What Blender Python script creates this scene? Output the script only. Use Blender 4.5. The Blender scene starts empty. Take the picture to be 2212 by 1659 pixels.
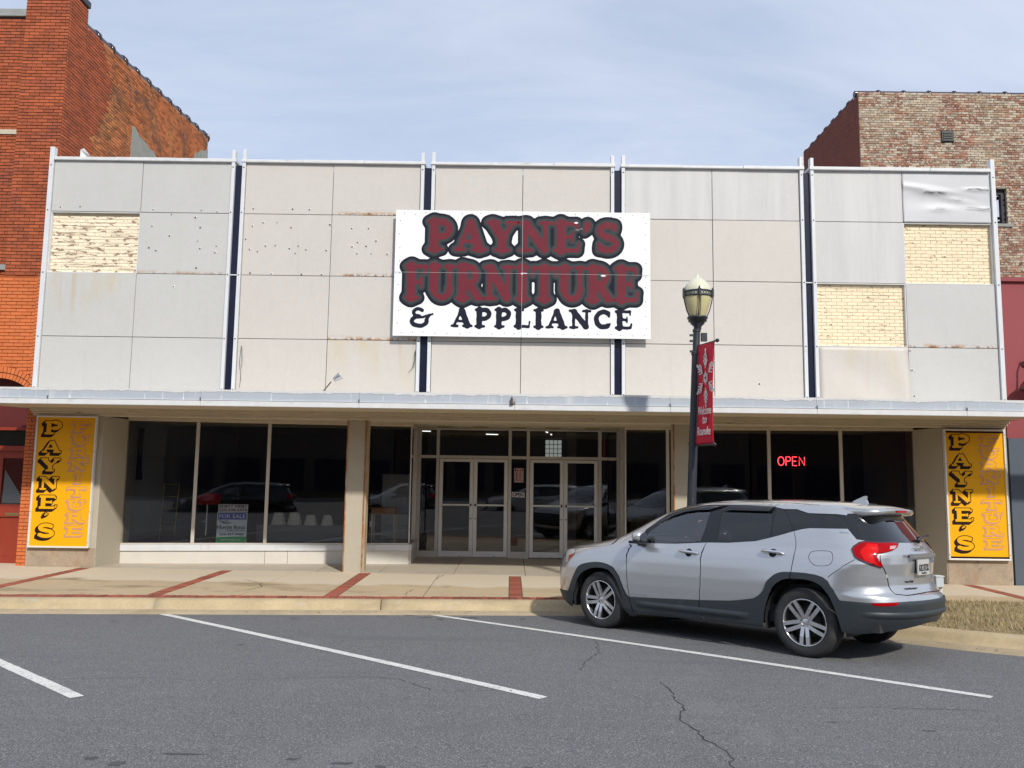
import bpy, bmesh, math, random
import numpy as np
from mathutils import Vector, Matrix
from mathutils.geometry import delaunay_2d_cdt
random.seed(7); RNG = np.random.default_rng(7)
SC = bpy.context.scene
COL = SC.collection

# ------------------------------------------------------------------ camera
CAM_Z = 2.0
PITCH = math.atan(.111); ROLL = .0135
cam = bpy.data.cameras.new('camera'); cam_o = bpy.data.objects.new('camera', cam); COL.objects.link(cam_o)
cam.sensor_width = 36.0; cam.lens = 36.0 * 1780 / 2212; cam.clip_start = .05; cam.clip_end = 2000
_f = Vector((0, math.cos(PITCH), math.sin(PITCH))); _r = Vector((1, 0, 0)); _u = _r.cross(_f)
_r2 = _r * math.cos(ROLL) + _u * math.sin(ROLL); _u2 = _u * math.cos(ROLL) - _r * math.sin(ROLL)
cam_o.matrix_world = Matrix(((_r2.x, _u2.x, -_f.x, 0), (_r2.y, _u2.y, -_f.y, 0), (_r2.z, _u2.z, -_f.z, CAM_Z), (0, 0, 0, 1)))
SC.camera = cam_o

# ------------------------------------------------------------------ sky and sun
TOSUN = Vector((.47, -1.0, .885)).normalized()
SUN_EL = math.asin(TOSUN.z); SUN_AZ = math.atan2(TOSUN.x, TOSUN.y)
world = bpy.data.worlds.new('World'); SC.world = world; world.use_nodes = True
wn = world.node_tree.nodes; wl = world.node_tree.links; wn.clear()
_out = wn.new('ShaderNodeOutputWorld'); _bg = wn.new('ShaderNodeBackground'); _sky = wn.new('ShaderNodeTexSky')
_sky.sky_type = 'NISHITA'; _sky.sun_disc = False; _sky.sun_elevation = SUN_EL; _sky.sun_rotation = SUN_AZ
_sky.air_density = 1.0; _sky.dust_density = 1.6; _sky.ozone_density = 1.0; _sky.altitude = 200
# thin high cloud, the same kind of veil all over the sky
_tc = wn.new('ShaderNodeTexCoord'); _sep = wn.new('ShaderNodeSeparateXYZ'); wl.new(_tc.outputs['Generated'], _sep.inputs[0])
_zz = wn.new('ShaderNodeMath'); _zz.operation = 'ADD'; _zz.inputs[1].default_value = .22; wl.new(_sep.outputs['Z'], _zz.inputs[0])
_zm = wn.new('ShaderNodeMath'); _zm.operation = 'MAXIMUM'; _zm.inputs[1].default_value = .05; wl.new(_zz.outputs[0], _zm.inputs[0])
_dx = wn.new('ShaderNodeMath'); _dx.operation = 'DIVIDE'; wl.new(_sep.outputs['X'], _dx.inputs[0]); wl.new(_zm.outputs[0], _dx.inputs[1])
_dy = wn.new('ShaderNodeMath'); _dy.operation = 'DIVIDE'; wl.new(_sep.outputs['Y'], _dy.inputs[0]); wl.new(_zm.outputs[0], _dy.inputs[1])
_cx = wn.new('ShaderNodeCombineXYZ'); wl.new(_dx.outputs[0], _cx.inputs[0]); wl.new(_dy.outputs[0], _cx.inputs[1])
_mp = wn.new('ShaderNodeMapping'); _mp.inputs['Rotation'].default_value = (0, 0, .45); _mp.inputs['Scale'].default_value = (.55, 1.5, 1)
wl.new(_cx.outputs[0], _mp.inputs[0])
_nz = wn.new('ShaderNodeTexNoise'); _nz.inputs['Scale'].default_value = 1.1; _nz.inputs['Detail'].default_value = 7; _nz.inputs['Roughness'].default_value = .58; _nz.inputs['Distortion'].default_value = .9
wl.new(_mp.outputs[0], _nz.inputs['Vector'])
_rmp = wn.new('ShaderNodeMapRange'); _rmp.inputs['From Min'].default_value = .36; _rmp.inputs['From Max'].default_value = .72; _rmp.inputs['To Min'].default_value = .70; _rmp.inputs['To Max'].default_value = .97
wl.new(_nz.outputs['Fac'], _rmp.inputs['Value'])
_mx = wn.new('ShaderNodeMixRGB')
_n2 = wn.new('ShaderNodeTexNoise'); _n2.inputs['Scale'].default_value = 2.3; _n2.inputs['Detail'].default_value = 8; _n2.inputs['Roughness'].default_value = .62; _n2.inputs['Distortion'].default_value = 1.4
wl.new(_mp.outputs[0], _n2.inputs['Vector'])
_r2n = wn.new('ShaderNodeMapRange'); _r2n.inputs['From Min'].default_value = .38; _r2n.inputs['From Max'].default_value = .68; wl.new(_n2.outputs['Fac'], _r2n.inputs['Value'])
_cm = wn.new('ShaderNodeMixRGB'); _cm.inputs['Color1'].default_value = (4.2, 4.8, 6.05, 1); _cm.inputs['Color2'].default_value = (4.9, 5.4, 6.5, 1); wl.new(_r2n.outputs[0], _cm.inputs['Fac']); wl.new(_cm.outputs[0], _mx.inputs['Color2'])
wl.new(_rmp.outputs[0], _mx.inputs['Fac']); wl.new(_sky.outputs[0], _mx.inputs['Color1']); wl.new(_mx.outputs[0], _bg.inputs['Color'])
_bg.inputs['Strength'].default_value = .128
wl.new(_bg.outputs[0], _out.inputs[0])
sun = bpy.data.lights.new('sun', 'SUN'); sun.energy = 3.15; sun.angle = math.radians(2.4); sun.color = (1.0, .95, .87)
sun_o = bpy.data.objects.new('sun', sun); COL.objects.link(sun_o); sun_o.rotation_euler = TOSUN.to_track_quat('Z', 'Y').to_euler(); sun_o.location = (8, -12, 20)
SC.view_settings.view_transform = 'Standard'; SC.view_settings.look = 'None'; SC.view_settings.gamma = 1.0
SC.view_settings.exposure = 0.22; SC.view_settings.use_curve_mapping = False
SC.render.engine = 'CYCLES'
SC.cycles.max_bounces = 8; SC.cycles.transparent_max_bounces = 16; SC.cycles.use_denoising = True
SC.cycles.caustics_reflective = False; SC.cycles.caustics_refractive = False

# ------------------------------------------------------------------ materials
MATS = {}
def mat(name, col, rough=.6, metal=0.0, var=None, bump=None, spec=.5, tint=0.0, coat=0.0, speck=None, stain=None, hue=None, tmix=None):
    """var=(scale, amount) value noise, bump=(scale, strength, distance), tint = per-piece value spread,
    speck=(scale, threshold, colour), stain=(scale xyz, lo, hi, colour, strength), hue=(scale,colour,lo,hi) second colour in patches"""
    if name in MATS: return MATS[name]
    m = bpy.data.materials.new(name); m.use_nodes = True; nt = m.node_tree; N = nt.nodes; Lk = nt.links
    b = N['Principled BSDF']; b.inputs['Roughness'].default_value = rough; b.inputs['Metallic'].default_value = metal
    b.inputs['Specular IOR Level'].default_value = spec
    if coat: b.inputs['Coat Weight'].default_value = coat; b.inputs['Coat Roughness'].default_value = .06
    geo = N.new('ShaderNodeNewGeometry'); pos = geo.outputs['Position']
    c = N.new('ShaderNodeRGB'); c.outputs[0].default_value = (*col, 1); cur = c.outputs[0]
    def noise(scale, detail=5, rough=.55, vec=None):
        n = N.new('ShaderNodeTexNoise'); n.inputs['Scale'].default_value = scale; n.inputs['Detail'].default_value = detail
        n.inputs['Roughness'].default_value = rough; Lk.new(vec if vec is not None else pos, n.inputs['Vector']); return n.outputs['Fac']
    def rng(v, a, b_, lo=0.0, hi=1.0):
        r = N.new('ShaderNodeMapRange'); r.inputs['From Min'].default_value = a; r.inputs['From Max'].default_value = b_
        r.inputs['To Min'].default_value = lo; r.inputs['To Max'].default_value = hi; Lk.new(v, r.inputs['Value']); return r.outputs[0]
    def mix(f, a, b2, mode='MIX'):
        x = N.new('ShaderNodeMixRGB'); x.blend_type = mode
        for s, v in ((x.inputs['Fac'], f), (x.inputs['Color1'], a), (x.inputs['Color2'], b2)):
            if isinstance(v, (int, float)): s.default_value = v
            elif isinstance(v, tuple): s.default_value = (*v, 1)
            else: Lk.new(v, s)
        return x.outputs[0]
    def mul(v):
        x = N.new('ShaderNodeMixRGB'); x.blend_type = 'MULTIPLY'; x.inputs['Fac'].default_value = 1; Lk.new(cur, x.inputs['Color1']); Lk.new(v, x.inputs['Color2']); return x.outputs[0]
    if hue:
        for h in (hue if isinstance(hue, list) else [hue]):
            cur = mix(rng(noise(h[0], 6, .6), h[2], h[3]), cur, h[1])
    if tint:
        oi = N.new('ShaderNodeObjectInfo'); at = N.new('ShaderNodeAttribute'); at.attribute_name = 'tint'
        s = N.new('ShaderNodeMath'); s.operation = 'ADD'; Lk.new(oi.outputs['Random'], s.inputs[0]); Lk.new(at.outputs['Fac'], s.inputs[1])
        f = N.new('ShaderNodeMath'); f.operation = 'FRACT'; Lk.new(s.outputs[0], f.inputs[0])
        if tmix: cur = mix(rng(f.outputs[0], tmix[1], tmix[2], 0, tmix[3]), cur, tmix[0])
        f2 = N.new('ShaderNodeMath'); f2.operation = 'MULTIPLY'; f2.inputs[1].default_value = 7.13; Lk.new(f.outputs[0], f2.inputs[0]); f3 = N.new('ShaderNodeMath'); f3.operation = 'FRACT'; Lk.new(f2.outputs[0], f3.inputs[0])
        cur = mul(rng(f3.outputs[0], 0, 1, 1 - tint, 1 + tint))
    if var: 
        for v in (var if isinstance(var, list) else [var]):
            cur = mul(rng(noise(v[0], 6, .6), .25, .75, 1 - v[1], 1 + v[1]))
    if speck:
        for s in (speck if isinstance(speck, list) else [speck]):
            cur = mix(rng(noise(s[0], 2, .5), s[1], s[1] + .03), cur, s[2])
    if stain:
        for s in (stain if isinstance(stain, list) else [stain]):
            mp = N.new('ShaderNodeMapping'); mp.inputs['Scale'].default_value = s[0]; Lk.new(pos, mp.inputs[0])
            if len(s) > 5: mp.inputs['Location'].default_value = s[5]
            cur = mix(rng(noise(1.0, 7, .62, mp.outputs[0]), s[1], s[2], 0, s[4]), cur, s[3])
    Lk.new(cur, b.inputs['Base Color'])
    if bump:
        bl = bump if isinstance(bump, list) else [bump]; prev = None
        for q in bl:
            bn = N.new('ShaderNodeBump'); bn.inputs['Strength'].default_value = q[1]; bn.inputs['Distance'].default_value = q[2] if len(q) > 2 else .01
            Lk.new(noise(q[0], 4, .6), bn.inputs['Height'])
            if prev: Lk.new(prev, bn.inputs['Normal'])
            prev = bn.outputs[0]
        Lk.new(prev, b.inputs['Normal'])
    m['nodes_cur'] = 1
    MATS[name] = m; return m

def emit(name, col, strength):
    if name in MATS: return MATS[name]
    m = bpy.data.materials.new(name); m.use_nodes = True; N = m.node_tree.nodes; N.clear()
    o = N.new('ShaderNodeOutputMaterial'); e = N.new('ShaderNodeEmission'); e.inputs[0].default_value = (*col, 1); e.inputs[1].default_value = strength
    m.node_tree.links.new(e.outputs[0], o.inputs[0]); MATS[name] = m; return m

def glass(name, tintc=(.82, .86, .86), refl=1.0, wob=0.0):
    """thin pane: clear (tinted) transmission plus the Fresnel mirror of both faces"""
    if name in MATS: return MATS[name]
    m = bpy.data.materials.new(name); m.use_nodes = True; nt = m.node_tree; N = nt.nodes; Lk = nt.links; N.clear()
    o = N.new('ShaderNodeOutputMaterial'); t = N.new('ShaderNodeBsdfTransparent'); t.inputs[0].default_value = (*tintc, 1)
    g = N.new('ShaderNodeBsdfGlossy'); g.inputs['Roughness'].default_value = .0; g.inputs['Color'].default_value = (1, 1, 1, 1)
    fr = N.new('ShaderNodeFresnel'); fr.inputs['IOR'].default_value = 1.5
    k = N.new('ShaderNodeMath'); k.operation = 'MULTIPLY'; k.inputs[1].default_value = 1.75 * refl; k.use_clamp = True; Lk.new(fr.outputs[0], k.inputs[0])
    x = N.new('ShaderNodeMixShader'); Lk.new(k.outputs[0], x.inputs[0]); Lk.new(t.outputs[0], x.inputs[1]); Lk.new(g.outputs[0], x.inputs[2])
    if wob:
        geo = N.new('ShaderNodeNewGeometry'); n = N.new('ShaderNodeTexNoise'); n.inputs['Scale'].default_value = 1.1; n.inputs['Detail'].default_value = 1
        Lk.new(geo.outputs['Position'], n.inputs['Vector']); bn = N.new('ShaderNodeBump'); bn.inputs['Strength'].default_value = wob; bn.inputs['Distance'].default_value = .02
        Lk.new(n.outputs['Fac'], bn.inputs['Height']); Lk.new(bn.outputs[0], g.inputs['Normal'])
    Lk.new(x.outputs[0], o.inputs[0]); MATS[name] = m; return m

# ------------------------------------------------------------------ object helpers
def wloc(o):
    v = Vector((0, 0, 0))
    while o is not None: v = v + o.location; o = o.parent
    return v
def tag(o, label=None, cat=None, group=None, kind=None):
    if label: o['label'] = label
    if cat: o['category'] = cat
    if group: o['group'] = group
    if kind: o['kind'] = kind
    return o
def thing(name, label, cat, loc=(0, 0, 0), group=None):
    o = bpy.data.objects.new(name, None); o.location = loc; o.empty_display_size = .2; COL.objects.link(o)
    return tag(o, label, cat, group)

class MB:
    def __init__(s): s.v = []; s.f = []; s.sm = []
    def add(s, vs, fs, smooth=False):
        n = len(s.v); s.v += [tuple(map(float, p)) for p in vs]; s.f += [tuple(i + n for i in q) for q in fs]; s.sm += [smooth] * len(fs); return s
    def box(s, x0, x1, y0, y1, z0, z1):
        return s.add([(x0,y0,z0),(x1,y0,z0),(x1,y1,z0),(x0,y1,z0),(x0,y0,z1),(x1,y0,z1),(x1,y1,z1),(x0,y1,z1)],
                     [(0,3,2,1),(4,5,6,7),(0,1,5,4),(1,2,6,5),(2,3,7,6),(3,0,4,7)])
    def obox(s, c, ax, ay, az, hx, hy, hz):
        c = Vector(c); ax = Vector(ax) * hx; ay = Vector(ay) * hy; az = Vector(az) * hz
        P = [c + ax*i + ay*j + az*k for k in (-1, 1) for (i, j) in ((-1,-1),(1,-1),(1,1),(-1,1))]
        return s.add(P, [(0,3,2,1),(4,5,6,7),(0,1,5,4),(1,2,6,5),(2,3,7,6),(3,0,4,7)])
    def bar(s, a, b, w, h, up=(0, 0, 1)):
        """rectangular bar from a to b, w across, h along up"""
        a = Vector(a); b = Vector(b); d = (b - a); L = d.length; d.normalize(); up = Vector(up); sd = d.cross(up)
        if sd.length < 1e-5: sd = d.cross(Vector((1, 0, 0)))
        sd.normalize(); u2 = sd.cross(d)
        return s.obox((a + b) / 2, d, sd, u2, L / 2, w / 2, h / 2)
    def tube(s, pts, r, n=10, caps=True, smooth=True):
        pts = [Vector(p) for p in pts]; rs = r if isinstance(r, (list, tuple)) else [r] * len(pts); rings = []
        prev = None
        for i, p in enumerate(pts):
            t = (pts[min(i+1, len(pts)-1)] - pts[max(i-1, 0)]); 
            if t.length < 1e-9: t = Vector((0, 0, 1))
            t.normalize()
            a = prev if prev is not None else (Vector((1, 0, 0)) if abs(t.x) < .9 else Vector((0, 1, 0)))
            a = (a - t * a.dot(t)); a.normalize(); prev = a; b = t.cross(a)
            rings.append([p + (a * math.cos(2*math.pi*k/n) + b * math.sin(2*math.pi*k/n)) * rs[i] for k in range(n)])
        vs = [q for R in rings for q in R]; fs = []
        for i in range(len(pts) - 1):
            for k in range(n): fs.append((i*n+k, i*n+(k+1)%n, (i+1)*n+(k+1)%n, (i+1)*n+k))
        s.add(vs, fs, smooth)
        if caps: s.add(rings[0], [tuple(range(n))[::-1]]); s.add(rings[-1], [tuple(range(n))])
        return s
    def lathe(s, prof, c=(0, 0, 0), n=24, ax=(0, 0, 1), smooth=True, a0=0.0):
        """prof = [(r, h)] about axis ax through c"""
        az = Vector(ax).normalized(); aa = Vector((1, 0, 0)) if abs(az.x) < .9 else Vector((0, 1, 0)); aa = (aa - az * aa.dot(az)).normalized(); ab = az.cross(aa); c = Vector(c)
        vs = []; fs = []; m = len(prof)
        for (r, h) in prof:
            for k in range(n):
                t = a0 + 2*math.pi*k/n; vs.append(c + az*h + (aa*math.cos(t) + ab*math.sin(t)) * max(r, 1e-4))
        for i in range(m - 1):
            for k in range(n): fs.append((i*n+k, i*n+(k+1)%n, (i+1)*n+(k+1)%n, (i+1)*n+k))
        return s.add(vs, fs, smooth)
    def prism(s, poly, o, ax, ay, az, h):
        """polygon (2d) in the frame o,ax,ay pushed out by h along az"""
        o = Vector(o); ax = Vector(ax); ay = Vector(ay); az = Vector(az); n = len(poly)
        A = [o + ax*p[0] + ay*p[1] for p in poly]; B = [q + az*h for q in A]
        return s.add(A + B, [tuple(range(n))[::-1], tuple(range(n, 2*n))] + [(i, (i+1)%n, n+(i+1)%n, n+i) for i in range(n)])
    def mesh(s, name, off=Vector((0, 0, 0)), fix=True):
        me = bpy.data.meshes.new(name); me.from_pydata([(p[0]-off[0], p[1]-off[1], p[2]-off[2]) for p in s.v], [], s.f)
        me.polygons.foreach_set('use_smooth', s.sm); me.validate()
        if fix:
            bm = bmesh.new(); bm.from_mesh(me); bmesh.ops.recalc_face_normals(bm, faces=bm.faces); bm.to_mesh(me); bm.free()
        return me
    def obj(s, name, m, parent=None, bevel=0.0, fix=True):
        o = bpy.data.objects.new(name, s.mesh(name, wloc(parent) if parent else Vector((0, 0, 0)), fix)); COL.objects.link(o)
        if parent: o.parent = parent
        o.data.materials.append(m)
        if bevel: bev(o, bevel)
        return o
def bev(o, w, seg=2):
    b = o.modifiers.new('bevel', 'BEVEL'); b.width = w; b.segments = seg; b.limit_method = 'ANGLE'; b.angle_limit = math.radians(40)
    return o
def inst(name, me, loc, parent=None, rot=None):
    o = bpy.data.objects.new(name, me); COL.objects.link(o); o.parent = parent
    o.location = Vector(loc) - (wloc(parent) if parent else Vector((0, 0, 0)))
    if rot: o.rotation_euler = rot
    return o
def box(name, b, m, parent=None, bevel=0.0): return MB().box(*b).obj(name, m, parent, bevel)
def mesh_from(name, verts, faces, m, parent=None, smooth=False):
    mb = MB(); mb.add(verts, faces, smooth); return mb.obj(name, m, parent, fix=False)

# ------------------------------------------------------------------ lettering : strokes -> distance field -> outline -> solid
GL = {
 'P': (.76, [(.22,.05,.22,.95,.26),(.07,.06,.42,.06,.12),(.07,.94,.42,.94,.12),(.22,.46,.42,.46,.13),('a',.42,.70,.22,.235,90,-90,.21)]),
 'A': (.90, [(.13,.06,.42,.93,.13),(.45,.90,.70,.08,.27),(.22,.32,.6,.32,.12),(.03,.06,.27,.06,.12),(.52,.06,.87,.06,.12)]),
 'Y': (.86, [(.15,.92,.42,.46,.26),(.70,.92,.45,.46,.14),(.42,.5,.42,.06,.26),(.24,.06,.6,.06,.12),(.02,.94,.32,.94,.12),(.56,.94,.84,.94,.12)]),
 'N': (.94, [(.19,.06,.19,.92,.14),(.2,.9,.72,.1,.26),(.75,.1,.75,.94,.14),(.05,.06,.35,.06,.12),(.03,.94,.26,.94,.12),(.6,.94,.9,.94,.12)]),
 'E': (.78, [(.22,.05,.22,.95,.26),(.07,.93,.64,.93,.14),(.22,.5,.5,.5,.13),(.07,.07,.66,.07,.14),(.67,.93,.67,.76,.09),(.69,.07,.72,.28,.09),(.53,.64,.53,.37,.08)]),
 'F': (.72, [(.22,.05,.22,.95,.26),(.07,.93,.62,.93,.14),(.22,.5,.5,.5,.13),(.07,.06,.42,.06,.12),(.65,.93,.66,.74,.09),(.53,.64,.53,.37,.08)]),
 'S': (.72, [('a',.37,.71,.21,.19,35,270,.2),('a',.37,.29,.23,.2,90,-145,.2),(.58,.92,.57,.72,.09),(.12,.08,.13,.3,.09)]),
 'U': (.86, [(.2,.32,.2,.94,.26),(.69,.32,.69,.94,.14),('a',.445,.33,.245,.26,180,360,.19),(.05,.94,.37,.94,.12),(.55,.94,.83,.94,.12)]),
 'R': (.88, [(.22,.05,.22,.95,.26),(.07,.06,.4,.06,.12),(.07,.94,.42,.94,.12),(.22,.48,.42,.48,.13),('a',.42,.71,.21,.225,90,-90,.2),(.42,.46,.70,.1,.24),(.66,.06,.86,.06,.12)]),
 'I': (.50, [(.25,.05,.25,.95,.26),(.08,.06,.42,.06,.12),(.08,.94,.42,.94,.12)]),
 'T': (.84, [(.42,.05,.42,.94,.26),(.06,.92,.78,.92,.15),(.06,.92,.05,.72,.09),(.78,.92,.79,.72,.09),(.24,.06,.6,.06,.12)]),
 'L': (.74, [(.22,.05,.22,.95,.26),(.07,.07,.62,.07,.14),(.66,.07,.69,.32,.09),(.07,.94,.4,.94,.12)]),
 'C': (.84, [('a',.45,.5,.31,.40,55,305,.22),(.66,.86,.68,.66,.13),(.62,.14,.72,.26,.1)]),
 '&': (1.0, [('a',.40,.73,.2,.19,40,285,.16),('a',.44,.29,.31,.24,100,375,.19),(.40,.5,.60,.5,.11),(.74,.4,.86,.60,.13),(.62,.52,.98,.66,.1)]),
 "'": (.34, [(.17,.90,.15,.80,.2),(.17,.8,.08,.66,.08)]),
}
def sd_seg(X, Y, x1, y1, x2, y2, w, square):
    dx, dy = x2-x1, y2-y1; L = math.hypot(dx, dy) + 1e-9; ux, uy = dx/L, dy/L
    if square:
        cx, cy = (x1+x2)/2, (y1+y2)/2; a = abs((X-cx)*ux + (Y-cy)*uy) - L/2; b = abs(-(X-cx)*uy + (Y-cy)*ux) - w/2
        return np.hypot(np.maximum(a, 0), np.maximum(b, 0)) + np.minimum(np.maximum(a, b), 0)
    t = np.clip((X-x1)*ux + (Y-y1)*uy, 0, L); return np.hypot(X-x1-ux*t, Y-y1-uy*t) - w/2
def glyph_sdf(ch, X, Y, ox, oy, sx, sy, square=False, wk=1.0):
    D = None; q = (sx + sy) / 2
    for g in GL[ch][1]:
        if g[0] == 'a':
            _, cx, cy, rx, ry, a0, a1, w = g; n = 14; d = None
            pts = [(cx + rx*math.cos(math.radians(a0+(a1-a0)*i/n)), cy + ry*math.sin(math.radians(a0+(a1-a0)*i/n))) for i in range(n+1)]
            for (p, r) in zip(pts[:-1], pts[1:]):
                e = sd_seg(X, Y, ox+p[0]*sx, oy+p[1]*sy, ox+r[0]*sx, oy+r[1]*sy, w*q*wk, False); d = e if d is None else np.minimum(d, e)
        else:
            x1, y1, x2, y2, w = g
            d = sd_seg(X, Y, ox+x1*sx, oy+y1*sy, ox+x2*sx, oy+y2*sy, w*q*wk, square)
        if D is None: D = d
        elif square: D = np.minimum(D, d)
        else:
            k = .05*q; h = np.clip(.5 + .5*(d-D)/k, 0, 1); D = d + (D-d)*h - k*h*(1-h)
    return D
def word_sdf(word, X, Y, x0, x1, y0, hgt, square=False, wk=1.0, gap=.02):
    tot = sum(GL[c][0] if c != ' ' else .4 for c in word) + gap*(len(word)-1); sx = (x1-x0)/tot; x = x0; D = None
    for c in word:
        if c != ' ':
            d = glyph_sdf(c, X, Y, x, y0, sx, hgt, square, wk); D = d if D is None else np.minimum(D, d)
        x += ((GL[c][0] if c != ' ' else .4) + gap) * sx
    return D
def contours(Fv, x0, y0, h):
    """marching squares loops of Fv < 0"""
    ny, nx = Fv.shape; seg = {}
    ins = Fv < 0
    code = ins[:-1,:-1]*1 + ins[:-1,1:]*2 + ins[1:,1:]*4 + ins[1:,:-1]*8
    T = {1:[(3,0)],2:[(0,1)],3:[(3,1)],4:[(1,2)],5:[(3,2),(1,0)],6:[(0,2)],7:[(3,2)],8:[(2,3)],9:[(2,0)],10:[(0,3),(2,1)],11:[(2,1)],12:[(1,3)],13:[(1,0)],14:[(0,3)]}
    def key(j, i, e):
        return ('h', j, i) if e == 0 else ('v', j, i+1) if e == 1 else ('h', j+1, i) if e == 2 else ('v', j, i)
    def pt(k):
        _, j, i = k
        if k[0] == 'h': a, b = Fv[j, i], Fv[j, i+1]; t = a/(a-b); return (x0+(i+t)*h, y0+j*h)
        a, b = Fv[j, i], Fv[j+1, i]; t = a/(a-b); return (x0+i*h, y0+(j+t)*h)
    js, iz = np.nonzero((code > 0) & (code < 15))
    for j, i in zip(js.tolist(), iz.tolist()):
        for a, b in T[int(code[j, i])]: seg[key(j, i, a)] = key(j, i, b)
    loops = []
    while seg:
        k0, k = seg.popitem(); lp = [k0]
        while k != k0 and k in seg: lp.append(k); k = seg.pop(k)
        if len(lp) > 5: loops.append([pt(q) for q in lp])
    return loops
def fill_loops(name, loops, o, ax, ay, m, parent, thick=.003):
    """filled flat shape with holes, in the frame o,ax,ay, a paint-film thick"""
    cu = bpy.data.curves.new(name, 'CURVE'); cu.dimensions = '2D'; cu.fill_mode = 'BOTH'; cu.extrude = thick/2
    for lp in loops:
        sp = cu.splines.new('POLY'); sp.points.add(len(lp)-1); sp.points.foreach_set('co', [v for p in lp for v in (p[0], p[1], 0, 1)]); sp.use_cyclic_u = True
    tmp = bpy.data.objects.new(name, cu); me = bpy.data.meshes.new_from_object(tmp); bpy.data.objects.remove(tmp); bpy.data.curves.remove(cu)
    return place_mesh(name, me, o, ax, ay, m, parent)
def place_mesh(name, me, o, ax, ay, m, parent):
    ax = Vector(ax).normalized(); ay = Vector(ay).normalized(); az = ax.cross(ay); o = Vector(o) - (wloc(parent) if parent else Vector((0,0,0)))
    me.transform(Matrix(((ax.x, ay.x, az.x, o.x), (ax.y, ay.y, az.y, o.y), (ax.z, ay.z, az.z, o.z), (0, 0, 0, 1))))
    me.name = name; me.materials.clear(); me.materials.append(m)
    ob = bpy.data.objects.new(name, me); COL.objects.link(ob); ob.parent = parent; return ob
def text(name, s, box2, o, ax, ay, m, parent, thick=.002, bold=0.0, shear=0.0):
    """lettering fitted into box2=(x0,x1,y0,y1) of the frame o,ax,ay"""
    cu = bpy.data.curves.new(name, 'FONT'); cu.body = s; cu.extrude = .01; cu.offset = bold; cu.resolution_u = 3; cu.shear = shear
    tmp = bpy.data.objects.new(name, cu); me = bpy.data.meshes.new_from_object(tmp); bpy.data.objects.remove(tmp); bpy.data.curves.remove(cu)
    n = len(me.vertices); co = np.empty(n*3); me.vertices.foreach_get('co', co); co = co.reshape(-1, 3)
    lo = co.min(0); hi = co.max(0); x0, x1, y0, y1 = box2
    co[:,0] = x0 + (co[:,0]-lo[0])/(hi[0]-lo[0])*(x1-x0); co[:,1] = y0 + (co[:,1]-lo[1])/(hi[1]-lo[1])*(y1-y0); co[:,2] = (co[:,2]-lo[2])/(hi[2]-lo[2])*thick
    me.vertices.foreach_set('co', co.ravel()); me.update()
    return place_mesh(name, me, o, ax, ay, m, parent)

# ------------------------------------------------------------------ ground levels
def yk(x): return 12.13 + .0955*x                       # line where asphalt meets the gutter
def zroad(x, y):
    d = min(max(yk(x)-y, 0.0), 20.0); return -.006*x + .0465*d - .0011*d*d
def zwalk(x): return .15 - .006*x
# ------------------------------------------------------------------ shared materials
M_ASPH = mat('asphalt', (.118, .120, .126), .9, var=[(.35, .09), (3.0, .07), (45, .16), (110, .30)], speck=[(110, .60, (.33, .33, .32)), (75, .62, (.27, .27, .26)), (90, .60, (.05, .05, .055))], bump=[(300, .5, .006), (60, .2, .006)],
             stain=[((.25, 1.6, 1), .56, .72, (.105, .107, .114), .7), ((.9, .5, 1), .6, .75, (.20, .20, .202), .6)])
M_LINE = mat('road_paint', (.66, .66, .63), .75, var=[(40, .08), (3, .08)], speck=[(110, .62, (.36, .36, .35)), (60, .64, (.28, .28, .28))], stain=[((4, 4, 1), .56, .72, (.40, .40, .39), .7), ((26, 26, 1), .60, .63, (.17, .17, .17), .85)], bump=(250, .3, .004))
M_CRACK = mat('crack_dark', (.035, .035, .037), .95)
M_TAR = mat('tar_patch_dark', (.07, .071, .075), .85, bump=(200, .4, .004))
M_KERB = mat('kerb_concrete', (.44, .345, .205), .88, var=[(2.2, .16), (30, .10), (160, .08)], speck=(220, .68, (.2, .17, .13)), bump=[(120, .35, .006)],
             stain=[((.8, .8, 3), .52, .75, (.24, .19, .12), .6), ((2, 2, 5), .6, .74, (.46, .43, .37), .6)])
M_GUTTER = mat('gutter_concrete', (.36, .29, .19), .9, var=[(1.5, .16), (60, .1)], bump=(140, .3, .005), stain=[((1.1, 1.1, 1), .5, .72, (.25, .20, .13), .7)])
M_PAVER = mat('paver_red', (.27, .075, .043), .85, tint=.28, var=[(60, .14)], bump=(150, .4, .005), stain=[((3, 3, 3), .6, .75, (.16, .11, .09), .7)])
M_JOINT = mat('joint_dark', (.13, .105, .075), .95, var=(30, .2))
M_TERR = mat('terrazzo', (.47, .415, .33), .55, var=[(1.3, .09), (140, .08)], speck=[(170, .64, (.25, .2, .15)), (210, .67, (.66, .61, .52))], stain=[((1.4, 1.4, 1), .56, .75, (.33, .27, .2), .5)])
M_GRASSG = mat('dry_turf', (.30, .23, .12), .95, var=[(6, .2), (60, .25)], bump=(70, .8, .03))
M_BLADE = mat('dry_grass_blade', (.37, .285, .14), .8, tint=.35, hue=[(3.0, (.31, .26, .13), .5, .62), (6.0, (.22, .16, .09), .58, .68)])
M_GROUND = mat('ground_earth', (.2, .18, .14), .95)

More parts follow.
